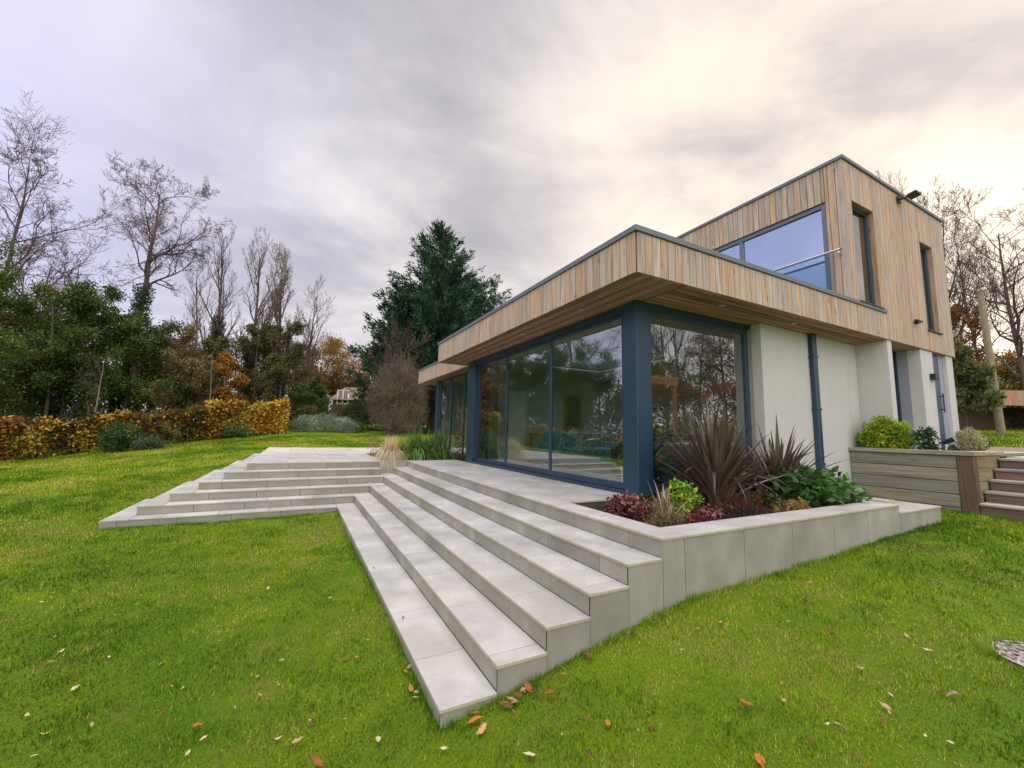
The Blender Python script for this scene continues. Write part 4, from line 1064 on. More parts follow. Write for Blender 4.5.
# ------------------------------------------------------------------ hedges and border shrubs on the left
def hedge(name, label, pts, H, W, n, size, cols, cat='hedge', zf=None, leafmat=None, irr=0.):
    pts = np.array(pts, float); zf = zf or hl
    b = (pts[0][0], pts[0][1], float(zf(pts[0][0], pts[0][1]))); t = thing(name, label, cat, b)
    L = np.linalg.norm(np.diff(pts, axis=0), axis=1); cum = np.r_[0, np.cumsum(L)]
    u = rng.uniform(0, cum[-1], n); k = np.clip(np.searchsorted(cum, u)-1, 0, len(L)-1); f = (u-cum[k])/L[k]
    c = pts[k]*(1-f)[:, None]+pts[k+1]*f[:, None]; d = (pts[k+1]-pts[k])/L[k][:, None]; nr = np.stack([d[:, 1], -d[:, 0]], 1)
    face = rng.random(n); off = np.where(face < .45, 1, np.where(face < .7, -1, 0))*W/2*rng.uniform(.75, 1.05, n); off = np.where(face > .7, rng.uniform(-1, 1, n)*W/2, off)
    bump = .10*np.sin(u*2.1)+.07*np.sin(u*5.3+1)+.05*np.sin(u*9)
    H = H*(1+irr*(np.sin(u*.55)*.5+np.sin(u*1.27+2)*.3+np.sin(u*3.1)*.2))
    hz = np.where(face > .7, 1-rng.random(n)**2*.2, rng.uniform(.02, 1, n))*(H*(1+bump*.7))+rng.normal(0, .04, n)
    off = off*(1+bump*.8)
    c2 = c+nr*off[:, None]; z = zf(c[:, 0], c[:, 1])+hz
    P3 = np.stack([c2[:, 0], c2[:, 1], z], 1)+rng.normal(0, .05, (n, 3))
    # patches of different leaf colour along the hedge
    cols = np.array(cols); pid = (np.floor(u*1.4+np.sin(hz*2.2)*1.1+rng.normal(0, .35, n))).astype(int); pal = rng.integers(0, len(cols), 400)
    cc = cols[np.where(rng.random(n) < .6, pal[pid % 400], rng.integers(0, len(cols), n))]*rng.normal(1, .25, (n, 1))
    a = MB(); quads(a, P3, rdir(n), rdir(n)+[0, 0, .7], size*rng.uniform(.6, 1.3, n), size*.6*rng.uniform(.6, 1.3, n), np.clip(cc, .004, 1)); a.build('foliage', leafmat or M_leafd, t)
    m = int(cum[-1]*3); u = np.linspace(.1, cum[-1]-.1, m); k = np.clip(np.searchsorted(cum, u)-1, 0, len(L)-1); f = (u-cum[k])/L[k]; c = pts[k]*(1-f)[:, None]+pts[k+1]*f[:, None]+rng.normal(0, .08, (m, 2))
    zb = zf(c[:, 0], c[:, 1]); e = np.stack([c[:, 0]+rng.normal(0, .15, m), c[:, 1]+rng.normal(0, .15, m), zb+float(np.mean(H))*.7], 1)
    MB().segs(np.stack([c[:, 0], c[:, 1], zb-.05], 1), e, .03, .01, 5).build('stems', M_twig, t)
    return t


BE = [(.48, .22, .03), (.60, .34, .04), (.34, .12, .03), (.16, .07, .03), (.14, .14, .03), (.60, .42, .06), (.05, .045, .02), (.14, .065, .03), (.30, .26, .05), (.08, .04, .02)]  # darkest tones paint the shade in gaps between the leaves
BE2 = [(.68, .42, .05), (.62, .30, .04), (.42, .15, .03), (.68, .50, .08), (.20, .10, .03), (.38, .34, .06)]
hA = at(0, 15.2); hM = at(200, 20.2); hB = at(284, 22.8)
dA = np.array(hM)-np.array(hA)
back = [(-14.5, 17.5), (-17.5, 12), (-18.5, 4), (-17.5, -6)]
hedge('beech_hedge', 'long orange and brown beech hedge running from the left edge of the lawn', [back[1], back[0], hA, at(100, 17.4), at(203, 20.2)], 1.42, .9, 24000, .155, BE, irr=.08)
hedge('beech_hedge', 'bright golden beech hedge, the taller right-hand stretch', [at(205, 20.3), at(245, 21.6), hB], 1.65, 1.0, 10000, .165, BE2, irr=.07)
hedge('beech_hedge', 'copper beech hedge outside the frame, reflected in the sliding doors', [back[3], back[2], (-17.7, 11.5)], 1.6, 1.0, 9000, .16, BE)
x, y = at(122, 16.4); bush('viburnum', 'rounded dark green shrub growing in front of the beech hedge', 'shrub', (x, y, float(hl(x, y))), (.72, .6, .98), 5200, .10, DG+[(.04, .09, .03)], nc=60)
x, y = at(150, 16.6); bush('viburnum', 'low grey-green shrub tucked right of the rounded dark green shrub', 'shrub', (x, y, float(hl(x, y))), (.6, .5, .42), 2400, .08, [(.09, .13, .07), (.06, .10, .05)], nc=40)
x, y = at(237, 20.6); bush('rhododendron', 'small dark green bush on the lawn before the bright golden hedge', 'shrub', (x, y, float(hl(x, y))), (.7, .6, .55), 2200, .09, DG, nc=40)
x, y = at(163, 18.6); bush('dogwood', 'yellow-green wispy shrub in front of the left hedge', 'shrub', (x, y, float(hl(x, y))), (.7, .5, .9), 1200, .08, [(.12, .14, .03), (.18, .16, .04)], nc=30)
for i, (px, rx, h, lb) in enumerate(((305, .9, .75, 'left silvery lavender mound in the border before the dark hedge'), (324, 1.3, .95, 'tallest silvery lavender mound, middle of the three before the dark hedge'), (344, 1.0, .7, 'right silvery lavender mound in the border before the dark hedge'))):
    x, y = at(px, 24.5); bush('lavender', lb, 'shrub', (x, y, float(hl(x, y))), (rx, .8, h), 4500, .09, [(.22, .27, .19), (.32, .36, .26), (.13, .18, .11), (.42, .45, .36)], aspect=.3, nc=70, up=.8)
x, y = at(358, 25); bush('small_shrub', 'small dark shrub at the right end of the lavender mounds', 'shrub', (x, y, float(hl(x, y))), (.5, .5, .55), 1500, .08, DG, nc=30)
hedge('yew_hedge', 'square clipped dark yew hedge behind the lavender mounds', [at(288, 27.5), at(325, 28)], 2.2, 1.2, 9000, .12, DG[:3])
hedge('laurel_hedge', 'dark shadowy hedge running right behind the lawn under the conifers', [at(352, 29), at(400, 29), at(440, 29), at(500, 30)], 1.9, 1.2, 12000, .12, [(.045, .06, .028), (.065, .075, .04), (.10, .085, .045)])
x, y = at(340, 26.5); bush('cotoneaster', 'brownish olive bush between the yew hedge and the round green bush', 'shrub', (x, y, float(hl(x, y))), (.8, .7, 1.5), 5000, .09, [(.18, .085, .035), (.07, .08, .03), (.14, .10, .05)], nc=60)
x, y = at(357, 26.8); bush('yew_bush', 'rounded dark green bush right of the brownish olive bush', 'shrub', (x, y, float(hl(x, y))), (1.2, .9, 1.6), 6000, .09, [(.03, .06, .018), (.045, .075, .02)], nc=60)
bk = MB(); q = np.array([at(360, 27.5), at(405, 26.5), at(470, 26.5), at(470, 28.5), at(360, 28.5)])
bk.add(np.c_[q, hl(q[:, 0], q[:, 1])+.03], [(0, 1, 2, 3, 4)][:1]); o = bk.build('border_soil', M_soil); o['kind'] = 'structure'

bw = hedge('distant_woodland', 'tangled brown and olive woodland behind the trees on the left', [(-36, 2), (-30, 24), at(0, 30), at(120, 31), at(215, 33), at(300, 40)], 6.6, 5.0, 60000, .30, [(.16, .11, .06), (.12, .10, .05), (.09, .11, .04), (.20, .14, .07), (.07, .09, .03)], cat='woodland', irr=.28); bw['kind'] = 'stuff'
bw = hedge('distant_woodland', 'dim woodland closing the view behind the house and the right garden', [at(300, 52), at(420, 50), at(560, 60), at(900, 46), at(1000, 42), at(1150, 34)], 5.5, 5.0, 30000, .5, [(.16, .11, .06), (.12, .10, .05), (.09, .11, .04), (.22, .13, .05)], cat='woodland'); bw['kind'] = 'stuff'
# far house between the hollies and the conifer
hx, hy = at(352, 42); hz = float(hl(hx, hy))
fh = thing('far_house', 'distant brick house with a brown tiled roof and one white window', 'house', (hx, hy, hz))
q1 = P(334, 404, 42); ax = rt.copy(); ax[2] = 0; ax /= np.linalg.norm(ax); ay = np.array([-ax[1], ax[0], 0.])


def obx(mb, o, a0, a1, b0, b1, z0, z1, col=(1, 1, 1)):
    V = [o+ax*a+ay*b+np.array([0, 0, z]) for z in (z0, z1) for a, b in ((a0, b0), (a1, b0), (a1, b1), (a0, b1))]
    return mb.add(V, [(0, 3, 2, 1), (4, 5, 6, 7), (0, 1, 5, 4), (1, 2, 6, 5), (2, 3, 7, 6), (3, 0, 4, 7)], col)


o0 = np.array([hx, hy, 0.]); ztop = float(P(352, 399, 42)[2]); zr = float(P(352, 384.5, 42)[2])
obx(MB(), o0, -2.2, 9, 0, 7, hz-.5, ztop).build('wall', M_brick, fh)
V = [o0+ax*a+ay*b+np.array([0, 0, z]) for a in (-2.5, 9.3) for b, z in ((-.4, ztop-.1), (3.5, zr+.1), (7.4, ztop-.1))]
MB().add(V, [(0, 1, 4, 3), (1, 2, 5, 4)]).add([V[0], V[1], V[2]], [(0, 1, 2)]).add([V[3], V[4], V[5]], [(0, 1, 2)]).build('roof', M_tiles, fh)
d = sub(fh, 'window'); wz = float(P(352, 397.5, 42)[2])
f = MB(); xw = -1.75
for a0, a1, z0, z1 in ((xw, xw+.10, wz-.6, wz+.7), (xw+.55, xw+.65, wz-.6, wz+.7), (xw+1.1, xw+1.2, wz-.6, wz+.7), (xw, xw+1.2, wz-.7, wz-.6), (xw, xw+1.2, wz+.7, wz+.8)): obx(f, o0, a0, a1, -.16, -.02, z0, z1)
f.build('frame', M_white, d); obx(MB(), o0, xw+.1, xw+1.1, -.08, -.03, wz-.6, wz+.7).build('pane', M_glassb, d)

# ------------------------------------------------------------------ right-hand garden
def atu(px, D): return at(px, D)


def zu(x, y): return float(hu(x, y))


def utop(px, py, D): q = P(px, py, D); return float(q[2]-hu(q[0], q[1]))


x, y = at(1001, 17); zt = float(P(980, 292, 17)[2]); top = P(980, 292, 17.3)
tp = thing('telegraph_pole', 'leaning weathered wooden pole standing on the grass right of the house', 'pole', (x, y, zu(x, y)))
MB().segs([(x, y, zu(x, y)-.2)], [tuple(top)], .14, .10, 14, (.30, .25, .18)).build('pole_shaft', M_postw, tp, smooth=True)
MB().segs([tuple(top+[0, 0, .0])], [tuple(top+[0, 0, .05])], .11, .05, 14).build('cap', M_dark, tp)
x, y = at(950, 24); bare_tree('tall fine bare tree rising behind the right corner of the house', x, y, utop(955, 200, 24), .15, z=zu(x, y), trunk=.2, levels=4, nch=(18, 9, 9, 6), lr=(.44, .55, .5, .5), ang=(38, 40, 40, 40), gn=.12, trop=.13, maxn=30000)
x, y = at(1035, 20); bare_tree('spreading bare tree reaching in from the right edge above the shed', x, y, utop(1035, 215, 20), .15, z=zu(x, y), trunk=.25, levels=4, nch=(17, 9, 9, 6), lr=(.58, .55, .5, .5), ang=(55, 45, 42, 40), gn=.16, trop=.07, maxn=42000)
x, y = at(990, 30); bare_tree('bare tree far behind the leaning pole', x, y, utop(990, 235, 30), .13, z=zu(x, y), trunk=.2, levels=3, nch=(22, 10, 8, 0), lr=(.42, .5, .5, .45), gn=.14, trop=.1, maxn=16000)
for (px, D, py, W, cols, n, lb, nm) in (
    (962, 22, 300, 2.4, [(.26, .11, .03), (.20, .09, .035), (.16, .08, .04)], 4500, 'rust-brown leafed tree just right of the house corner', 'oak_tree'),
    (968, 17, 350, 1.7, [(.13, .16, .06), (.18, .20, .08), (.22, .20, .09), (.10, .12, .05)], 8000, 'leaning grey-green hawthorn between the house and the pole', 'hawthorn'),
    (1014, 25, 352, 3.2, [(.30, .13, .03), (.34, .20, .04), (.10, .12, .03)], 6000, 'orange and green maple behind the timber shed', 'maple'),
    (1060, 24, 350, 4.0, DG+OG, 6000, 'dark green tree right of the orange maple at the frame edge', 'holly_tree'),
    (940, 32, 380, 4.0, DG+OG, 5000, 'dark tree far behind the house corner', 'holly_tree'),
    (990, 34, 372, 4.5, OG+BR, 6000, 'brown-green tree behind the hedge beyond the pole', 'hornbeam'),
):
    x, y = at(px, D); leafy_tree(lb, x, y, utop(px, py, D), W, cols, n, .10+D*.0024, z=zu(x, y), name=nm, low=.18)
hedge('privet_hedge', 'dull green hedge beyond the grass right of the house', [at(925, 23), at(975, 22), at(1040, 21), at(1100, 19)], 1.7, 1.3, 12000, .10, [(.11, .13, .06), (.15, .16, .08), (.18, .14, .09), (.09, .10, .05)], zf=hu)
x, y = at(1000, 19); sh = thing('timber_shed', 'long low shed clad in orange larch boards behind the pole', 'shed', (x, y, zu(x, y)))
q = at(999, 18.5); o1 = np.array([q[0], q[1], 0.]); zs = float(P(1005, 405, 18.5)[2]); z2 = float(P(1005, 390, 18.5)[2])
a = MB()
for u in np.arange(0, 7, .15): obx(a, o1, u, u+.144, 0, .03, zs, z2, vary([(.46, .25, .13), (.40, .24, .14)], 1, .1)[0])
a.build('fascia', M_board, sh); obx(MB(), o1, -.05, 7.1, .03, 4, z2-.06, z2+.03).build('roof', M_roof, sh)
for u in (.1, 3.4, 6.8): obx(MB(), o1, u, u+.15, .05, .2, zu(*q)-.3, zs+.05, (.3, .2, .12)).build('post', M_postw, sh)
a = MB(); obx(a, o1, .3, 6.8, 2.6, 2.7, zu(*q)-.3, zs+.1, (.2, .1, .07)); a.build('back_wall', M_brick, sh)

gl_ = thing('garden_spike_light', 'small black and white spike light at the foot of the pier beside the front door', 'garden light', (8.72, .80, .60))
MB().segs([(8.72, .80, .56)], [(8.72, .80, .74)], .018, .018, 10).build('stem', M_white, gl_)
MB().segs([(8.72, .84, .76), (8.72, .76, .80)], [(8.72, .76, .80), (8.72, .70, .83)], .045, .05, 12).lathe((8.72, .84, .73), [(0, 0), (.04, 0), (.045, .05), (0, .06)], 12).build('lamp_head', M_dark, gl_)
# ------------------------------------------------------------------ the garden behind the photographer, which the glass reflects
G = 'trees mirrored in the corner window'
for k_, (az, dd, H, r0) in enumerate(((136, 23, 7.5, .10), (133.5, 26, 8.2, .11), (131.2, 24, 7.6, .10), (129, 27, 8.5, .11), (139, 26, 8, .11))):
    x, y = -2.58+dd*math.sin(R(az)), 5.61+dd*math.cos(R(az))
    bare_tree('bare tree right of the frame, mirrored in the corner window', x, y, H, r0, z=zu(x, y), trunk=.12, levels=3, nch=(17, 8, 7, 0), lr=(.38, .48, .45, .4), ang=(30, 36, 38, 40), gn=.12, trop=.16, maxn=8000, group=G)
for az, dd, H, W, cols in ((127.3, 22, 6.3, 2.8, BR), (124.3, 21, 6.8, 2.8, [(.14, .075, .04), (.10, .065, .035), (.17, .09, .04)]), (121, 21, 5.6, 3.0, [(.14, .075, .04), (.12, .09, .035)]), (131, 19.5, 3.6, 2.6, OG+DG), (134.5, 19, 3.2, 2.6, OG)):
    x, y = -2.58+dd*math.sin(R(az)), 5.61+dd*math.cos(R(az))
    leafy_tree('brown or green leafy tree right of the frame, mirrored in the corner window', x, y, H, W, cols, 3800, .10, z=zu(x, y), name='hornbeam', group=G)
for (x, y, H, W, cols) in ((-20, 14, 6.5, 4.5, DG), (-22, 8, 7.5, 5, DG+OG), (-22, 1, 7, 5, BR), (-21, -7, 8, 5, DG), (-15, -14, 7, 5, OG), (-8, -18, 6, 5, DG), (-18.5, 18, 7, 4.5, DG)):
    leafy_tree('evergreen beyond the left of the frame, visible only mirrored in the sliding doors', x, y, H, W, cols, 3600, .2, name='holly_tree', group='evergreens mirrored in the sliding doors')
bare_tree('ivy-clad bare tree left of the frame, mirrored in the sliding door nearest the corner post', -17.5, 10.5, 14, .3, ivy=.62, trunk=.4, levels=4, nch=(9, 6, 5, 3), lr=(.34, .55, .5, .45), gn=.22, trop=.05, maxn=14000)
hedge('beech_hedge', 'russet beech hedge right of the frame, mirrored in the corner window', [(8.5, -9.5), (11.2, -6.6), (14.5, -3.2)], 2.2, 1.2, 12000, .12, [(.30, .075, .03), (.24, .055, .025), (.34, .14, .03), (.16, .06, .025)], zf=hu)
cp = thing('garden_pergola', 'orange-brown timber pergola right of the frame, mirrored in the corner window', 'pergola', (9.3, -6, .5))
for x in (8.2, 10.2):
    for y in (-7.2, -5.2): MB().box(x-.06, x+.06, y-.06, y+.06, .3, 2.7, (.35, .16, .07)).build('post', M_postw, cp)
for y in (-7.2, -5.2): MB().box(8.0, 10.4, y-.05, y+.05, 2.702, 2.9, (.52, .26, .11)).build('beam', M_postw, cp)
for x in np.arange(8.1, 10.4, .5): MB().box(x, x+.06, -7.5, -4.9, 2.902, 3.0, (.46, .24, .11)).build('rafter', M_postw, cp)

# ------------------------------------------------------------------ lawn: grass blades, leaves, the pebble cover
DISC = (1.80, -1.53, .28)
rng = np.random.default_rng(11)
N_G = 1150000
r = (rng.random(N_G)**(1/.8))*24+.25; th = YAW+rng.uniform(-1.25, 1.25, N_G)
gx_ = CAM[0]+r*np.sin(th); gy_ = CAM[1]+r*np.cos(th)
gz = hl(gx_, gy_)
ok = (step_top(gx_, gy_) < gz-.0) & ~((gx_ > 6.40) & (gy_ > -2.6)) & (np.hypot(gx_-DISC[0], gy_-DISC[1]) > DISC[2]) & (gx_ < 7.7)
# bare, thin patches
pn = np.sin(gx_*2.3+1.2*np.sin(gy_*1.7))*np.sin(gy_*2.9+gx_*.6)+.6*np.sin(gx_*5.1+gy_*3.7)
ok &= ~((pn > .95) & (rng.random(N_G) < .45))
gx_, gy_, gz, r, pn = (a_[ok] for a_ in (gx_, gy_, gz, r, pn))
n = len(gx_)


def fbm(x, y, s0):
    v = 0
    for k, (a_, b_) in enumerate(((1.0, .3), (1.9, 1.4), (3.7, 2.2), (7.1, .9))):
        v = v+np.sin(x*s0*a_+b_*3+1.7*np.sin(y*s0*a_*.8+b_))*np.cos(y*s0*a_*1.1-b_*2+1.3*np.sin(x*s0*a_*.7))/(1+k*.6)
    return v


def make_grass(x, y, z, r, ln, wd):
    n = len(x); az = rng.uniform(0, 6.283, n); lean = rng.uniform(.1, 1.0, n); l = ln*rng.uniform(.45, 1.25, n)*np.clip(1+.32*fbm(x+1, y-2, 7.), .45, 1.9); w_ = wd*rng.uniform(.6, 1.3, n)
    b = np.stack([x, y, z-.004], 1); sd = np.stack([-np.sin(az), np.cos(az), 0*az], 1)*(w_*.5)[:, None]
    tip = b+np.stack([np.cos(az)*lean*l*.8, np.sin(az)*lean*l*.8, l*(1-.45*lean)], 1)
    V = np.stack([b-sd, b+sd, tip], 1).reshape(-1, 3)
    m_ = fbm(x, y, .9)+.5*fbm(x+9, y-4, 3.1)+.42*fbm(x*1.1-2, y+5, 11.)
    pal = np.array([(.065, .155, .008), (.16, .28, .010), (.31, .375, .016), (.40, .34, .10), (.22, .13, .05)])
    u = rng.random(n)*.8+.1+.46*m_*(.6 if r is None else 1)
    i = np.where(u < .30, 0, np.where(u < .72, 1, np.where(u < 1.06, 2, 3))); tan_ = fbm(x-3, y+7, 1.9) > 1.15; i = np.where(tan_ & (rng.random(n) < .26), 3, i); i = np.where(tan_ & (rng.random(n) < .15), 4, i); i = np.where(rng.random(n) < .03, 3, i); i = np.where(rng.random(n) < .02, 4, i)
    C = pal[i]*rng.normal(1, .27, (n, 1)); C = np.clip(C, .004, 1)
    return V, C


V, C_ = make_grass(gx_, gy_, gz, r, .021+.0030*r, .0026+.0012*r)
mbg = MB(); mbg.add(V, np.arange(3*n).reshape(-1, 3), np.repeat(C_, 3, 0))
# long uncut blades against the stone
ed = []
for k in range(1): 
    m = 4200
    t_ = rng.random(m); ed.append(np.stack([-1.76-np.abs(rng.normal(0, .035, m)), t_*6.6], 1))
    t_ = rng.random(m); ed.append(np.stack([-1.76+t_*7.2, -np.abs(rng.normal(0, .035, m))-.005], 1))
    t_ = rng.random(m); ed.append(np.stack([XL+t_*3.5, YL-np.abs(rng.normal(0, .04, m))], 1))
    a_ = rng.uniform(0, 6.283, 2200); q_ = DISC[2]+np.abs(rng.normal(0, .03, 2200)); ed.append(np.stack([DISC[0]+q_*np.cos(a_), DISC[1]+q_*np.sin(a_)], 1))
    t_ = rng.random(2500); ed.append(np.stack([6.44-np.abs(rng.normal(0, .05, 2500)), -2.3+t_*3.7], 1))
ed = np.concatenate(ed); V, C_ = make_grass(ed[:, 0], ed[:, 1], hl(ed[:, 0], ed[:, 1]), 2, .062, .005)
mbg.add(V, np.arange(3*len(ed)).reshape(-1, 3), np.repeat(C_*np.array([.8, 1, 1]), 3, 0))
o = mbg.build('grass', M_grass); o['kind'] = 'stuff'; o['label'] = 'short mown grass of the lawn'; o['category'] = 'grass'
# right-hand upper grass
m = 60000; x_ = rng.uniform(13.3, 34, m); y_ = rng.uniform(-2, 16, m); V, C_ = make_grass(x_, y_, hu(x_, y_), 14, .10, .03)
o = MB().add(V, np.arange(3*m).reshape(-1, 3), np.repeat(C_, 3, 0)).build('upper_grass', M_grass); o['kind'] = 'stuff'; o['label'] = 'mown grass beyond the gravel path on the right'; o['category'] = 'grass'

# round cover filled with pebbles
pc = thing('pebble_cover', 'round recessed cover filled with grey and pink pebbles at the right edge of the lawn', 'drain cover', (DISC[0], DISC[1], float(hl(*DISC[:2]))))
zd = float(hl(*DISC[:2]))+.022
MB().lathe((DISC[0], DISC[1], zd), [(0, -.015), (DISC[2]-.02, -.015), (DISC[2]-.018, .012), (DISC[2], .012), (DISC[2], -.06)], 40).build('tray', M_dark, pc)
m = 520; q_ = (DISC[2]-.025)*np.sqrt(rng.random(m)); a_ = rng.uniform(0, 6.283, m); pb = MB(); cc_ = vary([(.26, .23, .21), (.34, .31, .29), (.24, .17, .15), (.16, .16, .17), (.40, .33, .30)], m, .2)
ico = np.array([(1, 0, 0), (0, 1, 0), (-1, 0, 0), (0, -1, 0), (.6, .6, .75), (-.6, .6, .75), (-.6, -.6, .75), (.6, -.6, .75), (0, 0, -1.)])
Fi = [(0, 1, 4), (1, 5, 4), (1, 2, 5), (2, 6, 5), (2, 3, 6), (3, 7, 6), (3, 0, 7), (0, 4, 7), (4, 5, 6), (4, 6, 7), (1, 0, 8), (2, 1, 8), (3, 2, 8), (0, 3, 8)]
for i in range(m):
    s_ = rng.uniform(.009, .018); t_ = rng.uniform(0, 6.28); sq = np.array([1.5, .9, .6])*s_; v_ = ico*sq; v_ = np.stack([v_[:, 0]*math.cos(t_)-v_[:, 1]*math.sin(t_), v_[:, 0]*math.sin(t_)+v_[:, 1]*math.cos(t_), v_[:, 2]], 1)
    pb.add(v_+[DISC[0]+q_[i]*math.cos(a_[i]), DISC[1]+q_[i]*math.sin(a_[i]), zd+.0+rng.uniform(-.004, .006)], Fi, cc_[i])
o = pb.build('pebbles', M_pebble, pc, smooth=True); o['kind'] = 'stuff'

# fallen leaves, each one its own thing


def ground_hit(px, py):
    d = fw+rt*(px-512)/F_PX-up*(py-384)/F_PX
    t = 1.0
    for _ in range(60):
        p = CAM+d*t; t += (float(hl(p[0], p[1]))+.02-p[2])/d[2]*.7
    return CAM+d*t


def fallen(px, py, size, col, label, z=None, group=None):
    p = ground_hit(px, py) if z is None else None
    if z is not None:
        d = fw+rt*(px-512)/F_PX-up*(py-384)/F_PX; p = CAM+d*((z-CAM[2])/d[2])
    k = 9; a = np.linspace(0, 2*np.pi, k*2, endpoint=False)
    rad = np.where(np.arange(k*2) % 2 == 0, 1.0, .76)*(1-.40*np.abs(np.sin(a))); rad[0] = 1.25
    x = rad*np.cos(a)*size*.54; y = rad*np.sin(a)*size*.44; cu = rng.uniform(.5, 2.2)/size*.25
    z_ = cu*(y**2)*2.2+rng.uniform(-.3, .9)*x**2/size*.8+rng.normal(0, size*.03, len(x))
    V = np.stack([x, y, z_], 1); V = np.vstack([V, [[0, 0, 0.0]], [[-size*.95, size*.05, size*.12]], [[-size*.5, size*.03, 0]], [[-size*.5, -size*.01, 0.0]]])
    t_ = rng.uniform(0, 6.28); tl = rng.uniform(-.35, .35, 2); Rm = Matrix.Rotation(t_, 3, 'Z') @ Matrix.Rotation(tl[0], 3, 'X') @ Matrix.Rotation(tl[1], 3, 'Y')
    V = V @ np.array(Rm).T; V[:, 2] -= V[:, 2].min(); V = V+p+[0, 0, .003]
    n2 = k*2; mb = MB(); mb.add(V, [(i, (i+1) % n2, n2) for i in range(n2)]+[(n2+2, n2+3, n2+1)], np.clip(np.array(col)*rng.normal(1, .12, (len(V), 1)), .01, 1))
    o = mb.build('fallen_leaf', M_fallen); rebase(o, p); tag(o, label, 'leaf', group or 'leaves fallen on the lawn and steps'); return o


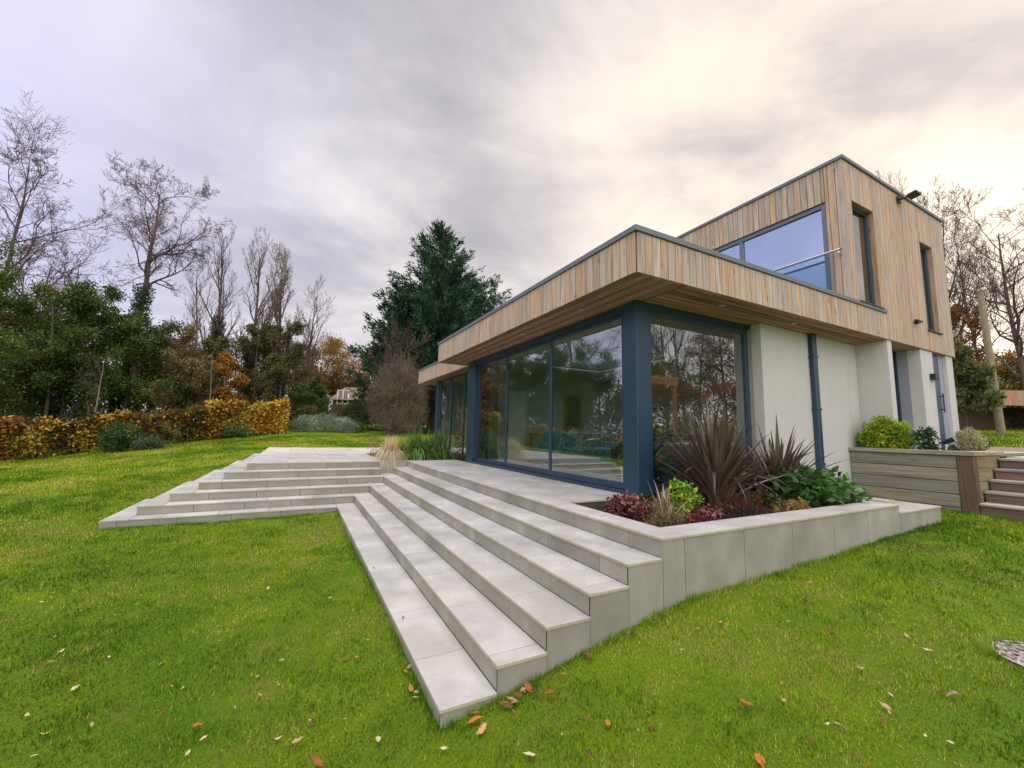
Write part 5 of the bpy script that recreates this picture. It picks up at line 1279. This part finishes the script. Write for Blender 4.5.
BRN = (.20, .085, .045); ORN = (.48, .17, .04); TAN = (.45, .30, .17); PALE = (.62, .52, .33); RED = (.34, .10, .045); YEL = (.55, .42, .08); DK = (.09, .05, .03)
for a_ in (
    (75, 689, .075, PALE, 'large cream leaf lying on the lawn at the lower left'), (47, 735, .07, YEL, 'pale yellow leaf lying on the lawn in the lower left corner'),
    (197, 728, .075, ORN, 'orange-brown leaf on the lawn left of the bottom centre'), (297, 744, .07, TAN, 'tan-orange leaf near the bottom edge below the steps'),
    (474, 722, .08, ORN, 'bright orange leaf at the foot of the lowest step corner'), (482, 731, .075, (.55, .30, .14), 'pinkish tan leaf overlapping the orange one by the lowest step corner'),
    (506, 706, .08, BRN, 'curled brown leaf against the second step end'), (512, 700, .06, TAN, 'small tan leaf behind the curled brown one by the second step'),
    (528, 689, .075, RED, 'russet leaf by the end of the second step'), (549, 696, .06, RED, 'small russet leaf on the grass below the third step end'),
    (345, 659, .055, RED, 'russet leaf on the lawn left of the lowest step'), (357, 658, .055, ORN, 'orange leaf touching the left side of the lowest step'),
    (411, 690, .06, ORN, 'orange leaf tucked against the front of the lowest step'), (378, 741, .06, PALE, 'pale leaf near the bottom edge left of the step corner'),
    (608, 724, .055, ORN, 'small orange leaf on the grass right of the step corner'), (530, 756, .06, PALE, 'cream curled leaf near the bottom edge at the centre'),
    (588, 720, .04, BRN, 'tiny brown leaf left of the small orange leaf'), (318, 764, .07, RED, 'red leaf cut by the bottom edge left of centre'),
    (108, 573, .075, DK, 'dark brown leaf cluster on the left lawn'), (109, 567, .06, BRN, 'brown leaf topping the dark cluster on the left lawn'),
    (268, 589, .05, PALE, 'small white leaf on the lawn in front of the left flight'), (250, 597, .07, DK, 'dark brown leaf beside the small white one before the left flight'),
    (281, 662, .05, TAN, 'pinkish leaf in the middle of the left lawn'), (257, 677, .035, YEL, 'tiny yellow leaf in the middle of the left lawn'),
    (50, 662, .04, TAN, 'small tan leaf at the left of the lawn above the large cream one'), (27, 716, .045, PALE, 'small pale leaf left of the large cream one'),
    (140, 522, .05, PALE, 'pale leaf just below the corner of the left flight'), (52, 516, .06, YEL, 'yellowish leaf on the far left lawn'),
    (928, 651, .06, PALE, 'cream leaf on the right lawn left of the pebble cover'), (860, 669, .055, TAN, 'tan leaf in the middle of the right lawn'),
    (954, 697, .07, (.40, .22, .17), 'pinkish brown leaf on the right lawn below the pebble cover'), (994, 707, .06, DK, 'dark brown leaf at the right lawn edge below the pebble cover'),
    (746, 704, .06, ORN, 'orange leaf on the right lawn near the bottom'), (760, 763, .08, ORN, 'large orange leaf cut by the bottom edge right of centre'),
    (831, 631, .06, BRN, 'grey-brown curled twig-like leaf on the right lawn'), (810, 583, .05, TAN, 'tan leaf on the grass below the planter wall'),
    (795, 575, .05, BRN, 'brown leaf on the grass close under the planter wall'), (907, 637, .05, TAN, 'small tan leaf above the cream one on the right lawn'),
    (886, 708, .05, TAN, 'tan leaf between the orange and the pinkish brown leaves on the right'), (950, 745, .055, PALE, 'pale leaf near the lower right corner'),
    (805, 602, .06, DK, 'dark leaf on the grass below the middle of the planter wall'),
    (337, 563, .05, RED, 'red leaf on the grass by the middle of the lowest step edge'), (361, 581, .05, ORN, 'orange leaf on the grass by the lowest step edge'),
    (362, 605, .05, BRN, 'brown leaf on the grass below the orange one by the step edge'), (330, 598, .04, PALE, 'small pale leaf left of the lowest step edge'),
    (345, 530, .045, BRN, 'small brown leaf near the inner corner of the two flights'),
): fallen(*a_)
for a_ in ((354, 500, .07, BRN, 'brown leaf lying in the inner corner where the two flights of steps meet', -.60), (374, 568, .04, BRN, 'small brown leaf on the tread of the lowest step', -.75), (403, 618, .035, DK, 'tiny dark leaf on the lowest tread nearer the front', -.75), (360, 545, .035, BRN, 'tiny brown leaf high on the lowest tread', -.75)):
    fallen(*a_[:5], z=a_[5]+.004)
for k_ in range(26):   # gathered along the step ends
    q_ = rng.random(); px, py = (452+q_*210, 728-q_*118) if k_ < 15 else (432-q_*90, 700-q_*170)
    px += rng.normal(0, 5)+(-4 if k_ >= 15 else 4); py += abs(rng.normal(0, 7)); p = ground_hit(px, py)
    if step_top(np.array([p[0]]), np.array([p[1]]))[0] > p[2]-.1: continue
    fallen(px, py, rng.uniform(.035, .06), [BRN, TAN, DK, ORN][k_ % 4], ['small brown leaf', 'small tan leaf', 'small dark brown leaf', 'small orange-brown leaf'][k_ % 4]+(' drifted along the stepped end of the stairs' if k_ < 15 else ' drifted along the long front of the lowest step'), group='leaves drifted against the steps')
for k_ in range(130):
    px, py = rng.uniform(0, 1024), rng.uniform(500, 768)
    p = ground_hit(px, py)
    if step_top(np.array([p[0]]), np.array([p[1]]))[0] > p[2]-.1 or p[0] > 6 or np.linalg.norm(p-CAM) > 12: continue
    if math.hypot(p[0]-DISC[0], p[1]-DISC[1]) < DISC[2]+.05: continue
    fallen(px, py, rng.uniform(.02, .042), [BRN, TAN, DK, PALE][k_ % 4], 'tiny leaf scrap lying among the grass of the lawn', group='tiny leaf scraps in the grass')
